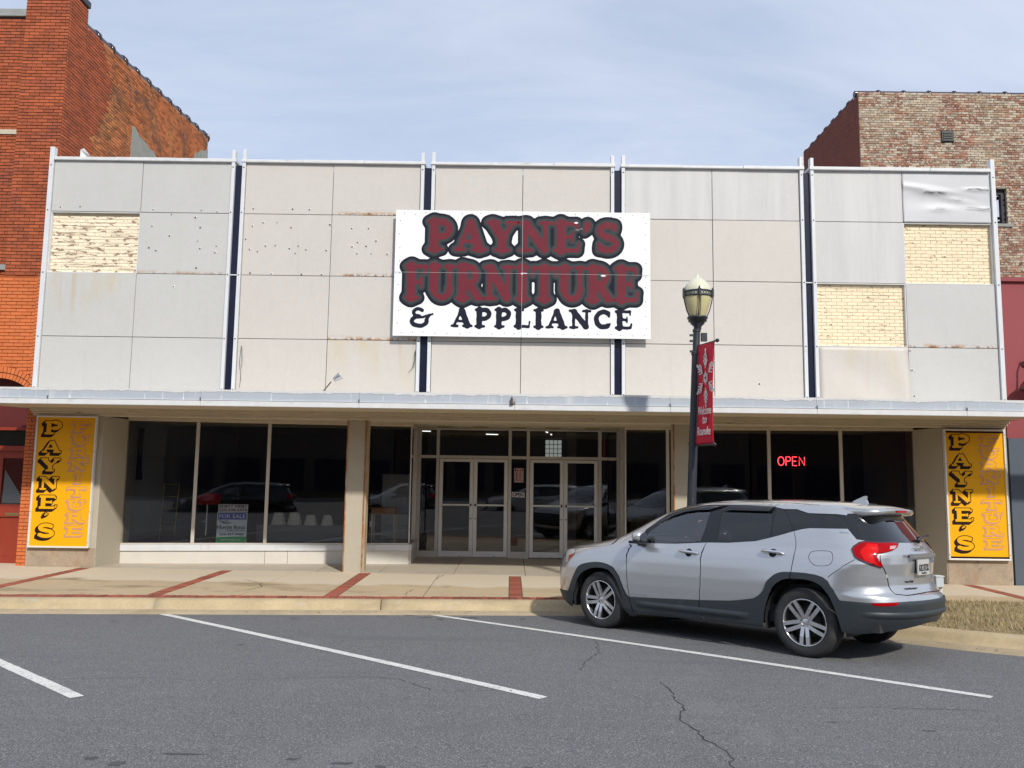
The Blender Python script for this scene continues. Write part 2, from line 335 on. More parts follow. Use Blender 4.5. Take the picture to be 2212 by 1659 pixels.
def concrete_walk():
    m = mat('sidewalk_concrete', (.45, .345, .215), .88, var=[(.9, .08), (14, .06), (150, .07)], speck=(240, .68, (.25, .2, .14)), bump=(110, .25, .005),
            stain=[((.5, 1.5, 1), .54, .68, (.20, .155, .085), .85, (1.7, .4, 0)), ((1.3, 2.6, 1), .60, .70, (.24, .19, .12), .6), ((2.2, 2.2, 1), .62, .75, (.26, .2, .13), .5)])
    nt = m.node_tree; N = nt.nodes; Lk = nt.links; b = N['Principled BSDF']; src = b.inputs['Base Color'].links[0].from_socket
    geo = N.new('ShaderNodeNewGeometry'); sp = N.new('ShaderNodeSeparateXYZ'); Lk.new(geo.outputs['Position'], sp.inputs[0])
    nz = N.new('ShaderNodeTexNoise'); nz.inputs['Scale'].default_value = 1.6; nz.inputs['Detail'].default_value = 5; Lk.new(geo.outputs['Position'], nz.inputs['Vector'])
    ad = N.new('ShaderNodeMath'); ad.operation = 'MULTIPLY_ADD'; ad.inputs[1].default_value = 1.0; Lk.new(nz.outputs['Fac'], ad.inputs[0]); Lk.new(sp.outputs['Y'], ad.inputs[2])
    mr = N.new('ShaderNodeMapRange'); mr.inputs['From Min'].default_value = 14.42; mr.inputs['From Max'].default_value = 14.62; mr.inputs['To Max'].default_value = .85; Lk.new(ad.outputs[0], mr.inputs['Value'])
    mx = N.new('ShaderNodeMixRGB'); mx.inputs['Color2'].default_value = (.58, .50, .38, 1); Lk.new(mr.outputs[0], mx.inputs['Fac']); Lk.new(src, mx.inputs['Color1']); Lk.new(mx.outputs[0], b.inputs['Base Color'])
    return m
M_WALK = concrete_walk()

# ------------------------------------------------------------------ ground, road
g = MB(); g.add([(-400,-400,-.4),(400,-400,-.4),(400,400,-.4),(-400,400,-.4)], [(0,1,2,3)]); tag(g.obj('ground', M_GROUND), kind='structure')
xs = np.concatenate([np.linspace(-60,-14,12), np.linspace(-13,13,53), np.linspace(14,60,12)]); ds = np.concatenate([np.linspace(-.12, 8, 60), np.linspace(8.6, 28, 22)])
vs = [(x, yk(x)-d, zroad(x, yk(x)-d)) for x in xs for d in ds]; nd = len(ds)
fs = [(i*nd+j, i*nd+j+1, (i+1)*nd+j+1, (i+1)*nd+j) for i in range(len(xs)-1) for j in range(nd-1)]
road = mesh_from('road', vs, fs, M_ASPH, smooth=True); tag(road, kind='structure')
tag(box('far_sidewalk', (-60, 60, -20, -14.2, -.2, .42), M_KERB), kind='structure')

def road_strip(name, a, b, w, m, lift=.004, parent=None, n=24, wob=0.0):
    a = Vector(a); b = Vector(b); d = (b-a).normalized(); s = Vector((-d.y, d.x)); V = []; F = []
    for i in range(n+1):
        p = a + (b-a)*i/n
        for k in (-1, 1):
            q = p + s*k*(w/2 + random.uniform(-wob, wob)); V.append((q.x, q.y, zroad(q.x, q.y)+lift))
    for i in range(n): F.append((2*i, 2*i+1, 2*i+3, 2*i+2))
    return mesh_from(name, V, F, m, parent)
def road_mark(a, b): return road_strip('parking_line', a, b, .112, M_LINE, .004, road, 60, .003)
road_mark((-4.81, 11.71), (.29, 6.905)); road_mark((-1.10, 12.06), (4.085, 7.195)); road_mark((-8.35, 11.33), (-3.367, 6.68)); road_mark((-12.0, 11.0), (-7.0, 6.3))
def crack(pts, w, name='crack'):
    P = []; 
    for a, b in zip(pts[:-1], pts[1:]):
        L = math.dist(a, b); n = max(2, int(L/.06))
        for i in range(n): P.append((a[0]+(b[0]-a[0])*i/n + random.gauss(0, .014), a[1]+(b[1]-a[1])*i/n + random.gauss(0, .014)))
    P.append(pts[-1]); V = []; F = []
    for i, p in enumerate(P):
        a = P[max(i-1, 0)]; b = P[min(i+1, len(P)-1)]; d = Vector((b[0]-a[0], b[1]-a[1])); d.normalize(); s = Vector((-d.y, d.x)); ww = w*random.uniform(.35, 1.2)*min(1, .3+i/6, .3+(len(P)-1-i)/6)
        for k in (-1, 1): V.append((p[0]+s.x*k*ww, p[1]+s.y*k*ww, zroad(p[0], p[1])+.003))
    for i in range(len(P)-1): F.append((2*i, 2*i+1, 2*i+3, 2*i+2))
    return mesh_from(name, V, F, M_CRACK, road)
crack([(1.37,7.67),(1.385,7.206),(1.349,6.608),(1.259,6.292),(1.326,5.986),(1.33,5.76),(1.375,5.63),(1.415,5.41),(1.359,5.224),(1.30,4.7)], .0065)
crack([(1.027,10.025),(.966,9.064),(.815,8.644),(.629,7.922)], .004)
crack([(-3.9,7.34),(-3.02,7.43),(-2.66,7.34),(-2.21,7.44),(-1.23,7.62),(-.93,7.54),(-.64,7.10),(-.09,7.14)], .0035)
crack([(2.1,6.7),(3.0,6.78),(3.9,6.7)], .003)
def blob(x, y, rx, ry, name, m):
    n = 14; V = [(x, y, zroad(x, y)+.0025)]
    for k in range(n):
        r = random.uniform(.55, 1.15); px = x+rx*r*math.cos(2*math.pi*k/n); py = y+ry*r*math.sin(2*math.pi*k/n); V.append((px, py, zroad(px, py)+.0025))
    return mesh_from(name, V, [(0, 1+k, 1+(k+1)%n) for k in range(n)], m, road)
for (x, y, rx, ry) in [(-2.5,5.17,.05,.04),(-2.3,5.08,.05,.05),(-2.0,5.28,.13,.02),(-1.0,5.15,.10,.025),(-1.3,5.22,.05,.03),(-.75,5.1,.04,.03),(.12,5.12,.04,.03),(-.3,5.05,.04,.02),
                       (-.95,11.6,.07,.07),(-1.15,11.75,.10,.06),(-.55,11.8,.12,.07),(-1.8,11.85,.08,.05),(.2,11.75,.06,.05),(-2.9,11.4,.05,.05),(-5.1,10.9,.05,.04),(-2.9,9.2,.06,.04),(3.0,6.1,.07,.015),(2.4,6.3,.05,.012),(-1.4,11.95,.09,.05)]:
    blob(x, y, rx, ry, 'tar_patch', M_TAR)

# ------------------------------------------------------------------ kerb
kp = [(x, yk(x)) for x in np.arange(-18, 1.7, .5)] + [(2.1,12.25),(2.45,12.12),(2.8,11.82),(3.2,11.47),(3.7,11.10),(4.2,10.66),(4.55,10.22),(4.9,9.82),(5.25,9.5),(5.65,9.22),(6.2,8.95),(7.2,8.7),(8.5,8.65),(11,8.8),(18,9.5)]
def resample(P, step):
    P = [Vector(p) for p in P]; o = [P[0]]
    for a, b in zip(P[:-1], P[1:]):
        n = max(1, int((b-a).length/step)); o += [a+(b-a)*i/n for i in range(1, n+1)]
    return o
def smooth_path(P, it=6):
    for _ in range(it): P = [P[0]] + [(P[i-1]+P[i]*2+P[i+1])/4 for i in range(1, len(P)-1)] + [P[-1]]
    return P
KP = smooth_path(resample(kp, .15), 8)
KN = []
for i in range(len(KP)):
    d = KP[min(i+1, len(KP)-1)] - KP[max(i-1, 0)]; d.normalize(); KN.append(Vector((-d.y, d.x)))
kerb = bpy.data.objects.new('kerb', None); COL.objects.link(kerb); tag(kerb, kind='structure')
KPROF = [(-.02,-.06),(0,.004),(.21,.016),(.25,.035),(.285,.085),(.315,.128),(.35,.150),(.40,.158),(.47,.158),(.485,.15),(.485,-.05)]
def kerb_seg(i0, i1, t0, t1, name, m):
    prof = KPROF; V = []; F = []; n = len(prof); L = i1-i0
    for i in range(i0, i1+1):
        p = KP[i]; nn = KN[i]; z = zroad(p.x, p.y); e = 1.0 if i0 < i < i1 else .985
        for (t, h) in prof: V.append((p.x+nn.x*t, p.y+nn.y*t, z+(h if t < .2 else h*e)))
    for i in range(L):
        for k in range(n-1): F.append((i*n+k, i*n+k+1, (i+1)*n+k+1, (i+1)*n+k))
    F += [tuple(range(n)), tuple(range(L*n, L*n+n))[::-1]]
    mb = MB(); mb.add(V, F, True); o = mb.obj(name, m, kerb)
    return o
joints = []; acc = 0; last = 0
jx = [-17, -14.2, -11.3, -8.3, -5.03, -1.78, 1.3]
cut = [0]
for x in jx:
    cut.append(min(range(len(KP)), key=lambda i: abs(KP[i].x-x) + abs(KP[i].y-yk(x))))
i = cut[-1]
while i+18 < len(KP)-1: i += 18; cut.append(i)
cut.append(len(KP)-1); cut = sorted(set(cut))
for a, b in zip(cut[:-1], cut[1:]):
    # a 12 mm joint: shorten each piece a little by moving its end rings
    o = kerb_seg(a, b, 0, 0, 'kerb_stone', M_KERB); me = o.data; n = len(KPROF)
    da = (KP[a+1]-KP[a]).normalized()*.007; db = (KP[b-1]-KP[b]).normalized()*.007
    for k in range(n):
        me.vertices[k].co.x += da.x; me.vertices[k].co.y += da.y; q = len(me.vertices)-n+k; me.vertices[q].co.x += db.x; me.vertices[q].co.y += db.y
    for pl in me.polygons: pl.use_smooth = True
V = []; F = []
for i, (p, nn) in enumerate(zip(KP, KN)):
    z = zroad(p.x, p.y)
    for t, h in ((-.015, -.01), (.0, .0065), (.205, .0185), (.24, .03)): V.append((p.x+nn.x*t, p.y+nn.y*t, z+h))
for i in range(len(KP)-1):
    for k in range(3): F.append((i*4+k, i*4+k+1, i*4+k+5, i*4+k+4))
mesh_from('gutter', V, F, M_GUTTER, kerb, True)

# leaf litter and grit washed against the kerb
V = []; F = []; tt = []
for _ in range(900):
    i = random.randrange(len(KP)-1)
    if not -9 < KP[i].x < 9: continue
    t = abs(random.gauss(0, .10)) if random.random() < .75 else random.uniform(-1.2, .2); t = .20-t if random.random() < .75 else t
    p = KP[i]+KN[i]*t+Vector((random.uniform(-.08, .08), 0)); z = zroad(p.x, p.y)+(.022 if t > 0 else .006); r = random.uniform(.003, .012)*(1.6 if random.random() < .12 else 1); a = random.uniform(0, 6.28); n = len(V)
    for k in range(4): b = a+k*math.pi/2; q = r*(1.7 if k % 2 else .8); V.append((p.x+q*math.cos(b), p.y+q*math.sin(b), z+random.uniform(0, .006)))
    F.append((n, n+1, n+2, n+3)); tt.append(random.random())
ob = mesh_from('debris', V, F, mat('leaf_litter', (.12, .08, .045), .9, tint=.6)); tag(ob, 'scattered dry leaf bits and grit along the kerb foot', 'debris', kind='stuff')
at = ob.data.attributes.new('tint', 'FLOAT', 'POINT'); at.data.foreach_set('value', np.repeat(np.array(tt), 4).astype(np.float32))

# ------------------------------------------------------------------ sidewalk : base sheet, slabs, brick bands
def sheet(name, poly, zf, m, parent=None, dz=0.0, thick=.12):
    n = len(poly); V = [(x, y, zf(x, y)+dz) for x, y in poly] + [(x, y, zf(x, y)+dz-thick) for x, y in poly]
    F = [tuple(range(n)), tuple(range(n, 2*n))[::-1]] + [(i, n+i, n+(i+1)%n, (i+1)%n) for i in range(n)]
    mb = MB(); mb.add(V, F); return mb.obj(name, m, parent)
ZW = lambda x, y: zwalk(x)
kb = lambda x: yk(x) + .487                                   # back of the kerb
walk = sheet('sidewalk', [(-18, kb(-18)), (2.3, kb(2.3)), (4.6, 13.1), (18, 13.1), (18, 21.0), (-18, 21.0)], ZW, M_JOINT, None, -.012)
tag(walk, kind='structure')
strips = [-10.5, -7.86, -5.24, -2.68, .10, 2.78, 5.5, 8.5, 11.2]
SW = .105
def slab(x0, x1, y0f, y1f, m, name='slab', bevel=.006):
    g = .006; o = sheet(name, [(x0+g, y0f(x0)+g), (x1-g, y0f(x1)+g), (x1-g, y1f(x1)-g), (x0+g, y1f(x0)-g)], ZW, m, walk, random.uniform(-.002, .002), .06)
    return bev(o, bevel)
fy = lambda x: kb(x)+.305 if x < 4.0 else 13.5
wy = lambda x: 15.62
for a, b in zip(strips[:-1], strips[1:]):
    xa, xb = a+SW, b-SW; mid = (xa+xb)/2 + random.uniform(-.1, .1)
    for p, q in ((xa, mid), (mid, xb)): slab(p, q, fy, wy, M_WALK)
# entrance floor
xt = [-9.0, -7.6, -6.2, -4.9, -3.6, -2.45, -1.05, .3, 1.6, 2.9, 4.2, 5.5, 6.8, 8.1, 9.35]
for p, q in zip(xt[:-1], xt[1:]):
    slab(p, q, lambda x: 15.62, lambda x: 17.42, M_TERR, 'floor_slab', .003); slab(p, q, lambda x: 17.42, lambda x: 19.4, M_TERR, 'floor_slab', .003)
slab(-18, -9.0, lambda x: 15.62, lambda x: 16.6, M_WALK)
def paver_mesh(w, d, h=.05):
    mb = MB(); c = .004
    for z, e in ((-h, 0), (-c, 0), (0, c)):
        mb.v += [(-w/2+e, -d/2+e, z), (w/2-e, -d/2+e, z), (w/2-e, d/2-e, z), (-w/2+e, d/2-e, z)]
    mb.f = [(i*4+k, i*4+(k+1)%4, (i+1)*4+(k+1)%4, (i+1)*4+k) for i in range(2) for k in range(4)] + [(8, 9, 10, 11)]; mb.sm = [False]*len(mb.f)
    return mb.mesh('paver')
PV = paver_mesh(.200, .098); PK = paver_mesh(.100, .290)
nP = 0; rest = []
def put_paver(me, x, y, rot):
    global nP
    z = zwalk(x) + random.uniform(-.003, .003); r = (random.gauss(0, .006), random.gauss(0, .006), rot+random.gauss(0, .008))
    if nP < 300 and -8.3 < x < 9.2:
        o = inst('paver', me, (x, y, z), walk, r); o.data.materials.clear() if False else None; nP += 1
    else: rest.append((me, x, y, z, r))
for me in (PV, PK): me.materials.append(M_PAVER)
for sx in (.10, -2.68, -5.24, -7.86, 8.5):
    y = fy(sx)+.052
    while y < 15.58: put_paver(PV, sx+random.uniform(-.003, .003), y, 0); y += .105
for x in np.arange(-7.4, 2.2, .1065): put_paver(PK, x, kb(x)+.152, math.atan(.0955))
for x in np.arange(-16, -7.45, .1065): put_paver(PK, x, kb(x)+.152, math.atan(.0955))
for sx in (-10.5, 2.78, 5.5, 11.2):
    y = fy(sx)+.052
    while y < 15.58: put_paver(PV, sx, y, 0); y += .105
mb = MB()
for me, x, y, z, r in rest:
    Mx = Matrix.Translation((x, y, z)) @ Matrix.Rotation(r[2], 4, 'Z'); mb.add([Mx @ v.co for v in me.vertices], [tuple(p.vertices) for p in me.polygons])
o = mb.obj('paver_field', M_PAVER, walk); tag(o, kind='stuff')
a = o.data.attributes.new('tint', 'FLOAT', 'POINT'); a.data.foreach_set('value', np.repeat(RNG.random(len(rest)), 12).astype(np.float32))
# cracks in the concrete slabs
def slab_crack(pts, w=.005):
    V = []; F = []; P = []
    for p, q in zip(pts[:-1], pts[1:]):
        for i in range(6): P.append((p[0]+(q[0]-p[0])*i/6+random.gauss(0, .01), p[1]+(q[1]-p[1])*i/6+random.gauss(0, .01)))
    P.append(pts[-1])
    for i, p in enumerate(P):
        a = P[max(i-1, 0)]; b = P[min(i+1, len(P)-1)]; d = Vector((b[0]-a[0], b[1]-a[1])).normalized(); s = Vector((-d.y, d.x))
        for k in (-1, 1): V.append((p[0]+s.x*k*w, p[1]+s.y*k*w, zwalk(p[0])+.0035))
    for i in range(len(P)-1): F.append((2*i, 2*i+1, 2*i+3, 2*i+2))
    mesh_from('crack', V, F, M_CRACK, walk)
slab_crack([(-4.5, 14.3), (-4.1, 13.9), (-3.95, 13.4), (-4.2, 12.9)]); slab_crack([(-1.2, 15.5), (-1.3, 14.9)]); slab_crack([(-1.55, 13.5), (-1.6, 12.9)])

# ------------------------------------------------------------------ dry grass strip behind the kerb
ids = [i for i in range(len(KP)) if KP[i].x > 2.4 and KP[i].x < 14]
V = []; F = []; nr = 9
def turf_pt(i, t):
    p = KP[i]+KN[i]*.484; z0 = zroad(KP[i].x, KP[i].y)+.152; q = Vector((max(p.x, 4.3)+(.0), 13.49)); a = p + (q-p)*t
    return Vector((a.x, a.y, z0*(1-t)+(zwalk(a.x)-.004)*t + .02*math.sin(math.pi*t)))
for i in ids:
    for k in range(nr): V.append(turf_pt(i, k/(nr-1)))
for j in range(len(ids)-1):
    for k in range(nr-1): F.append((j*nr+k, j*nr+k+1, (j+1)*nr+k+1, (j+1)*nr+k))
tag(mesh_from('verge', V, F, M_GRASSG, None, True), kind='structure')
V = []; F = []; tt = []
for _ in range(42000):
    i = random.choice(ids); t = random.random(); 
    if KP[i].x < 3.6 or KP[i].x > 11: continue
    p = turf_pt(i, t); p += Vector((random.uniform(-.09, .09), random.uniform(-.05, .05) if t > .03 else random.uniform(0, .05), 0)); h = random.uniform(.015, .06)*(.6+.8*math.sin(3.1*p.x+1.7*p.y)**2); a = random.uniform(0, 6.28); l = random.uniform(.2, 1.1)*h
    w = .004; d = Vector((math.cos(a), math.sin(a), 0)); s = Vector((-d.y, d.x, 0))*w; n = len(V)
    V += [p-s-Vector((0,0,.006)), p+s-Vector((0,0,.006)), p+d*l+Vector((0, 0, h))]; F.append((n, n+1, n+2)); tt.append(random.random())
o = mesh_from('grass', V, F, M_BLADE); tag(o, 'dry tan winter grass on the verge behind the kerb', 'grass', kind='stuff')
a = o.data.attributes.new('tint', 'FLOAT', 'POINT'); a.data.foreach_set('value', np.repeat(np.array(tt), 3).astype(np.float32))

# ------------------------------------------------------------------ brickwork
def cam_px(p):
    v = Vector(p) - Vector((0, 0, CAM_Z)); z = v.dot(_f)
    return (512 + 1780/2212*1024*v.dot(_r2)/z, 384 - 1780/2212*1024*v.dot(_u2)/z, z) if z > .1 else (-999, -999, 1e9)
def brick_mesh(w, h, d, c=.004):
    mb = MB()
    for y, e in ((0, 0), (-(d-c), 0), (-d, c)): mb.v += [(-w/2+e, y, -h/2+e), (w/2-e, y, -h/2+e), (w/2-e, y, h/2-e), (-w/2+e, y, h/2-e)]
    mb.f = [(i*4+k, i*4+(k+1)%4, (i+1)*4+(k+1)%4, (i+1)*4+k) for i in range(2) for k in range(4)] + [(8, 9, 10, 11)]; mb.sm = [False]*9
    return mb.mesh('brick')
BRK = {}
def brickwork(parent, o, ax, W, H, m, keep=300, skip=None, bl=.203, course=.0677, joint=.010, proud=.012, jit=.0035, stuff_name='brick_field', shift=0.0, hdr=0, seen=None):
    """running bond over the rectangle o + ax*[0,W] + z*[0,H]; the bricks stand `proud` of the wall face at o (outward = -y of the frame)"""
    o = Vector(o); ax = Vector(ax).normalized(); nz = Vector((0, 0, 1)); out = ax.cross(nz); L = []
    rows = int(H/course + 1e-6)
    for r in range(rows):
        z = (r+.5)*course; head = hdr and r % hdr == hdr-1; unit = bl/2 if head else bl; x = -((r % 2)*.5*unit) + shift
        while x < W:
            a = max(x, 0); b = min(x+unit, W); x += unit
            if b-a < .035: continue
            if skip and skip((a+b)/2, z, a, b): continue
            L.append(((a+b)/2, z, b-a-joint))
    rec = []
    for cx, cz, w in L:
        p = o + ax*cx + nz*cz; px = cam_px(p); vis = -10 < px[0] < 1034 and -10 < px[1] < 778 and (seen is None or seen(cx, cz))
        rec.append((0 if vis else 1, px[2], cx, cz, w, p))
    rec.sort(key=lambda t: (t[0], t[1])); rot = math.atan2(ax.y, ax.x)
    mb = MB(); tt = []
    for k, (v, d, cx, cz, w, p) in enumerate(rec):
        q = p + out*random.uniform(-jit, jit); wq = round(w, 2)
        key = (m.name, wq, course, proud)
        if key not in BRK: BRK[key] = brick_mesh(wq if wq != round(bl-joint, 2) else bl-joint, course-joint, proud+.004); BRK[key].materials.append(m)
        me = BRK[key]
        if k < keep and v == 0: inst('brick', me, q, parent, (0, 0, rot))
        else:
            Mx = Matrix.Translation(q) @ Matrix.Rotation(rot, 4, 'Z'); mb.add([Mx @ vv.co for vv in me.vertices], [tuple(pp.vertices) for pp in me.polygons]); tt.append(random.random())
    if tt:
        ob = mb.obj(stuff_name, m, parent, fix=False); tag(ob, kind='stuff')
        at = ob.data.attributes.new('tint', 'FLOAT', 'POINT'); at.data.foreach_set('value', np.repeat(np.array(tt), 12).astype(np.float32))
# ------------------------------------------------------------------ the shop
YF = 15.63
M_WHITE = mat('white_enamel', (.63, .645, .66), .45, var=[(3, .06), (60, .04)], stain=[((6, 6, .8), .62, .78, (.42, .36, .30), .55), ((9, 9, 9), .66, .8, (.33, .16, .07), .7)])
M_WHITE2 = mat('white_trim_worn', (.64, .645, .645), .5, var=[(5, .08)], stain=[((3, 3, 14), .60, .74, (.36, .35, .33), .8), ((12, 12, 30), .68, .8, (.12, .1, .09), .8)])
M_NAVY = mat('navy_gloss', (.008, .010, .030), .28, var=(4, .3), spec=.35)
M_ALU = mat('aluminium_mill', (.60, .565, .51), .42, .25, var=[(6, .06)], stain=((8, 8, 2), .64, .8, (.28, .25, .2), .4))
M_ALUW = mat('aluminium_light', (.76, .75, .72), .4, .2, var=(6, .05))
M_STUCCO = mat('pebble_stucco', (.46, .415, .325), .92, var=[(2.0, .06), (90, .12)], speck=[(200, .62, (.26, .22, .17)), (260, .64, (.60, .55, .47))], bump=[(170, .7, .008)])
M_STONE = mat('pebble_base_rusty', (.38, .30, .215), .92, var=[(3, .2), (60, .2)], speck=[(170, .6, (.19, .15, .11))], bump=(130, .8, .008), stain=[((5, 5, 2), .56, .72, (.34, .17, .07), .6), ((4, 4, 6), .62, .74, (.10, .085, .06), .6)])
M_BULK = mat('bulkhead_panel', (.62, .59, .53), .6, var=[(3, .05), (110, .08)], speck=(190, .67, (.4, .37, .32)), bump=(150, .3, .004))
M_SOFF = mat('soffit_board_paint', (.60, .53, .40), .8, var=[(2, .08), (20, .05)], stain=[((1.2, 9, 9), .60, .74, (.34, .27, .18), .7), ((3, 30, 30), .62, .72, (.10, .07, .045), .8)])
M_SOFFD = mat('soffit_gap', (.05, .04, .03), .9)
M_RUST = mat('rusted_steel_edge', (.33, .135, .045), .85, var=[(9, .3), (60, .2)], stain=((6, 6, 3), .5, .65, (.55, .47, .36), .8))
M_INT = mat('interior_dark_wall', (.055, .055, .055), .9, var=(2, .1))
M_INTG = mat('interior_grey_wall', (.52, .545, .57), .85, var=(2, .06))
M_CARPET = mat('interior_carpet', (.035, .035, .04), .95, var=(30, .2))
M_GLASS = glass('shop_glass', (.80, .82, .82), 1.0, .03)
M_SCREW = mat('screw_rusty', (.07, .03, .02), .7)

def panel_mat(name, base, rust=0, drip=0, streak=0, warm=None):
    """enamelled wall panel: fine pebble, plus (per variant) rust rising from the bottom edge, drips from the top edge, washed streaks"""
    m = mat(name, base, .55, var=[(.8, .035), (9, .03), (90, .06)], speck=[(120, .62, tuple(c*.84 for c in base)), (140, .62, tuple(min(1, c*1.12) for c in base))], bump=[(150, .22, .004), (.9, .10, .03)],
            stain=[((7, 7, .5), .60, .80, tuple(c*.8 for c in base), .35)])
    nt = m.node_tree; N = nt.nodes; Lk = nt.links; b = N['Principled BSDF']; cur = b.inputs['Base Color'].links[0].from_socket
    tc = N.new('ShaderNodeTexCoord'); sp = N.new('ShaderNodeSeparateXYZ'); Lk.new(tc.outputs['Generated'], sp.inputs[0]); geo = N.new('ShaderNodeNewGeometry')
    def nz(scale, d=5):
        mp = N.new('ShaderNodeMapping'); mp.inputs['Scale'].default_value = scale; Lk.new(geo.outputs['Position'], mp.inputs[0])
        n = N.new('ShaderNodeTexNoise'); n.inputs['Scale'].default_value = 1; n.inputs['Detail'].default_value = d; n.inputs['Roughness'].default_value = .6; Lk.new(mp.outputs[0], n.inputs['Vector']); return n.outputs['Fac']
    def mr(v, a, c, lo=0., hi=1.):
        r = N.new('ShaderNodeMapRange'); r.inputs['From Min'].default_value = a; r.inputs['From Max'].default_value = c; r.inputs['To Min'].default_value = lo; r.inputs['To Max'].default_value = hi; Lk.new(v, r.inputs['Value']); return r.outputs[0]
    def mth(op, a, c):
        x = N.new('ShaderNodeMath'); x.operation = op
        for s, v in ((x.inputs[0], a), (x.inputs[1], c)):
            if isinstance(v, (int, float)): s.default_value = v
            else: Lk.new(v, s)
        return x.outputs[0]
    def over(f, col):
        nonlocal cur
        x = N.new('ShaderNodeMixRGB'); x.inputs['Color2'].default_value = (*col, 1); Lk.new(f, x.inputs['Fac']); Lk.new(cur, x.inputs['Color1']); cur = x.outputs[0]
    if streak:
        over(mth('MULTIPLY', mr(nz((3.2, 3.2, .22)), .42, .62), .55), tuple(min(1, c*1.17) for c in base)); over(mth('MULTIPLY', mr(nz((6.5, 6.5, .3)), .55, .72), .35), (.42, .42, .41))
    if drip:
        f = mth('MULTIPLY', mr(sp.outputs['Z'], .0, 1.0), mr(nz((1.6, 1.6, .5)), .50, .66)); over(mth('MULTIPLY', f, .55*drip), (.52, .40, .17))
        f = mth('MULTIPLY', mr(sp.outputs['Z'], .1, .9), mr(nz((5, 5, .25)), .58, .70)); over(mth('MULTIPLY', f, .6*drip), (.45, .30, .12))
    if rust:
        e = mr(sp.outputs['Z'], .075, .0); f = mth('MULTIPLY', e, mr(nz((4.5, 4.5, 9)), .50, .58)); over(mth('MULTIPLY', f, .9*rust), (.42, .20, .05))
        f = mth('MULTIPLY', mr(sp.outputs['Z'], .05, .0), mr(nz((14, 14, 8)), .52, .58)); over(mth('MULTIPLY', f, rust), (.20, .075, .02))
    Lk.new(cur, b.inputs['Base Color']); return m
PG, PP = (.505, .503, .482), (.545, .513, .470)
M_PG = panel_mat('panel_grey', PG); M_PGD = panel_mat('panel_grey_dripped', PG, 0, 1); M_PGR = panel_mat('panel_grey_rusty', PG, .55)
M_PP = panel_mat('panel_pink', PP); M_PPR = panel_mat('panel_pink_rusty', PP, 1.0); M_PPD = panel_mat('panel_pink_dripped', PP, .5, .8)
M_PS = panel_mat('panel_streaked', (.52, .517, .503), 0, 0, 1); M_PSR = panel_mat('panel_streaked_rusty', (.50, .496, .48), 1.0)
M_PD = mat('panel_crumpled_metal', (.53, .535, .55), .5, .0, var=(2, .05))

shop = thing('shop_building', 'long low shop front clad in grey white metal panels between dark navy strips', 'shop', (0.15, 15.8, 0))
# upper wall mass and parapet
box('wall', (-9.02, 9.32, 15.80, 27.5, 3.30, 7.62), M_STUCCO, shop)
BX = [-9.085, -5.415, -1.70, 2.02, 5.72, 9.37]; ZR = [3.40, 4.545, 5.79, 7.01, 8.04]
backing = box('backing_wall', (-9.02, 9.32, 15.735, 15.80, 3.30, 7.9), mat('backing', (.24, .22, .19), .9), shop)
INFILL = {(0, 0, 2), (4, 1, 2), (4, 0, 1)}
def pmat(b, c, r):
    if (b, c, r) == (0, 0, 1): return M_PGD
    if (b, c, r) in ((0, 1, 2), (0, 0, 0)): return M_PGR if r == 2 else M_PG
    if b == 0: return M_PG
    if (b, c, r) in ((1, 1, 2), (1, 1, 1), (1, 1, 3)): return M_PPR
    if (b, c, r) == (1, 1, 0): return M_PPD
    if b in (3, 4) and r == 3: return M_PS
    if (b, c, r) == (4, 1, 1): return M_PSR
    if (b, c, r) == (4, 0, 2): return M_PS
    if b == 4: return M_PPD if (c, r) == (0, 0) else M_PG
    return M_PP
HOLES = {(0,1,3): [(.14,.06),(.68,.05),(.86,.03)], (0,1,2): [(.14,.78),(.68,.76),(.34,.62),(.12,.42),(.2,.38),(.66,.54),(.69,.42),(.87,.46),(.86,.36),(.66,.1),(.85,.02),(.35,.97),(.62,.93)],
         (1,0,3): [(.1,.1),(.55,.1),(.74,.1)], (1,0,2): [(.22,.86),(.38,.86),(.1,.8),(.54,.78),(.98,.84),(.03,.58),(.26,.48),(.37,.48),(.08,.42),(.17,.38),(.53,.44),(.63,.48),(.72,.43),(.6,.36),(.95,.42),(.1,.03),(.34,.02),(.68,.02),(.91,.02)],
         (1,1,2): [(.23,.78),(.42,.78),(.51,.58),(.3,.55),(.24,.48),(.4,.49),(.3,.37),(.46,.37),(.64,.37)], (1,1,3): [(.24,.04),(.42,.04)], (0,1,1): [(.42,.8)], (4,1,0): [(.03,.62),(.045,.18),(.02,.95)], (0,0,3): [(.1,.08),(.32,.09)], (3,1,0): [(.5,.35)]}
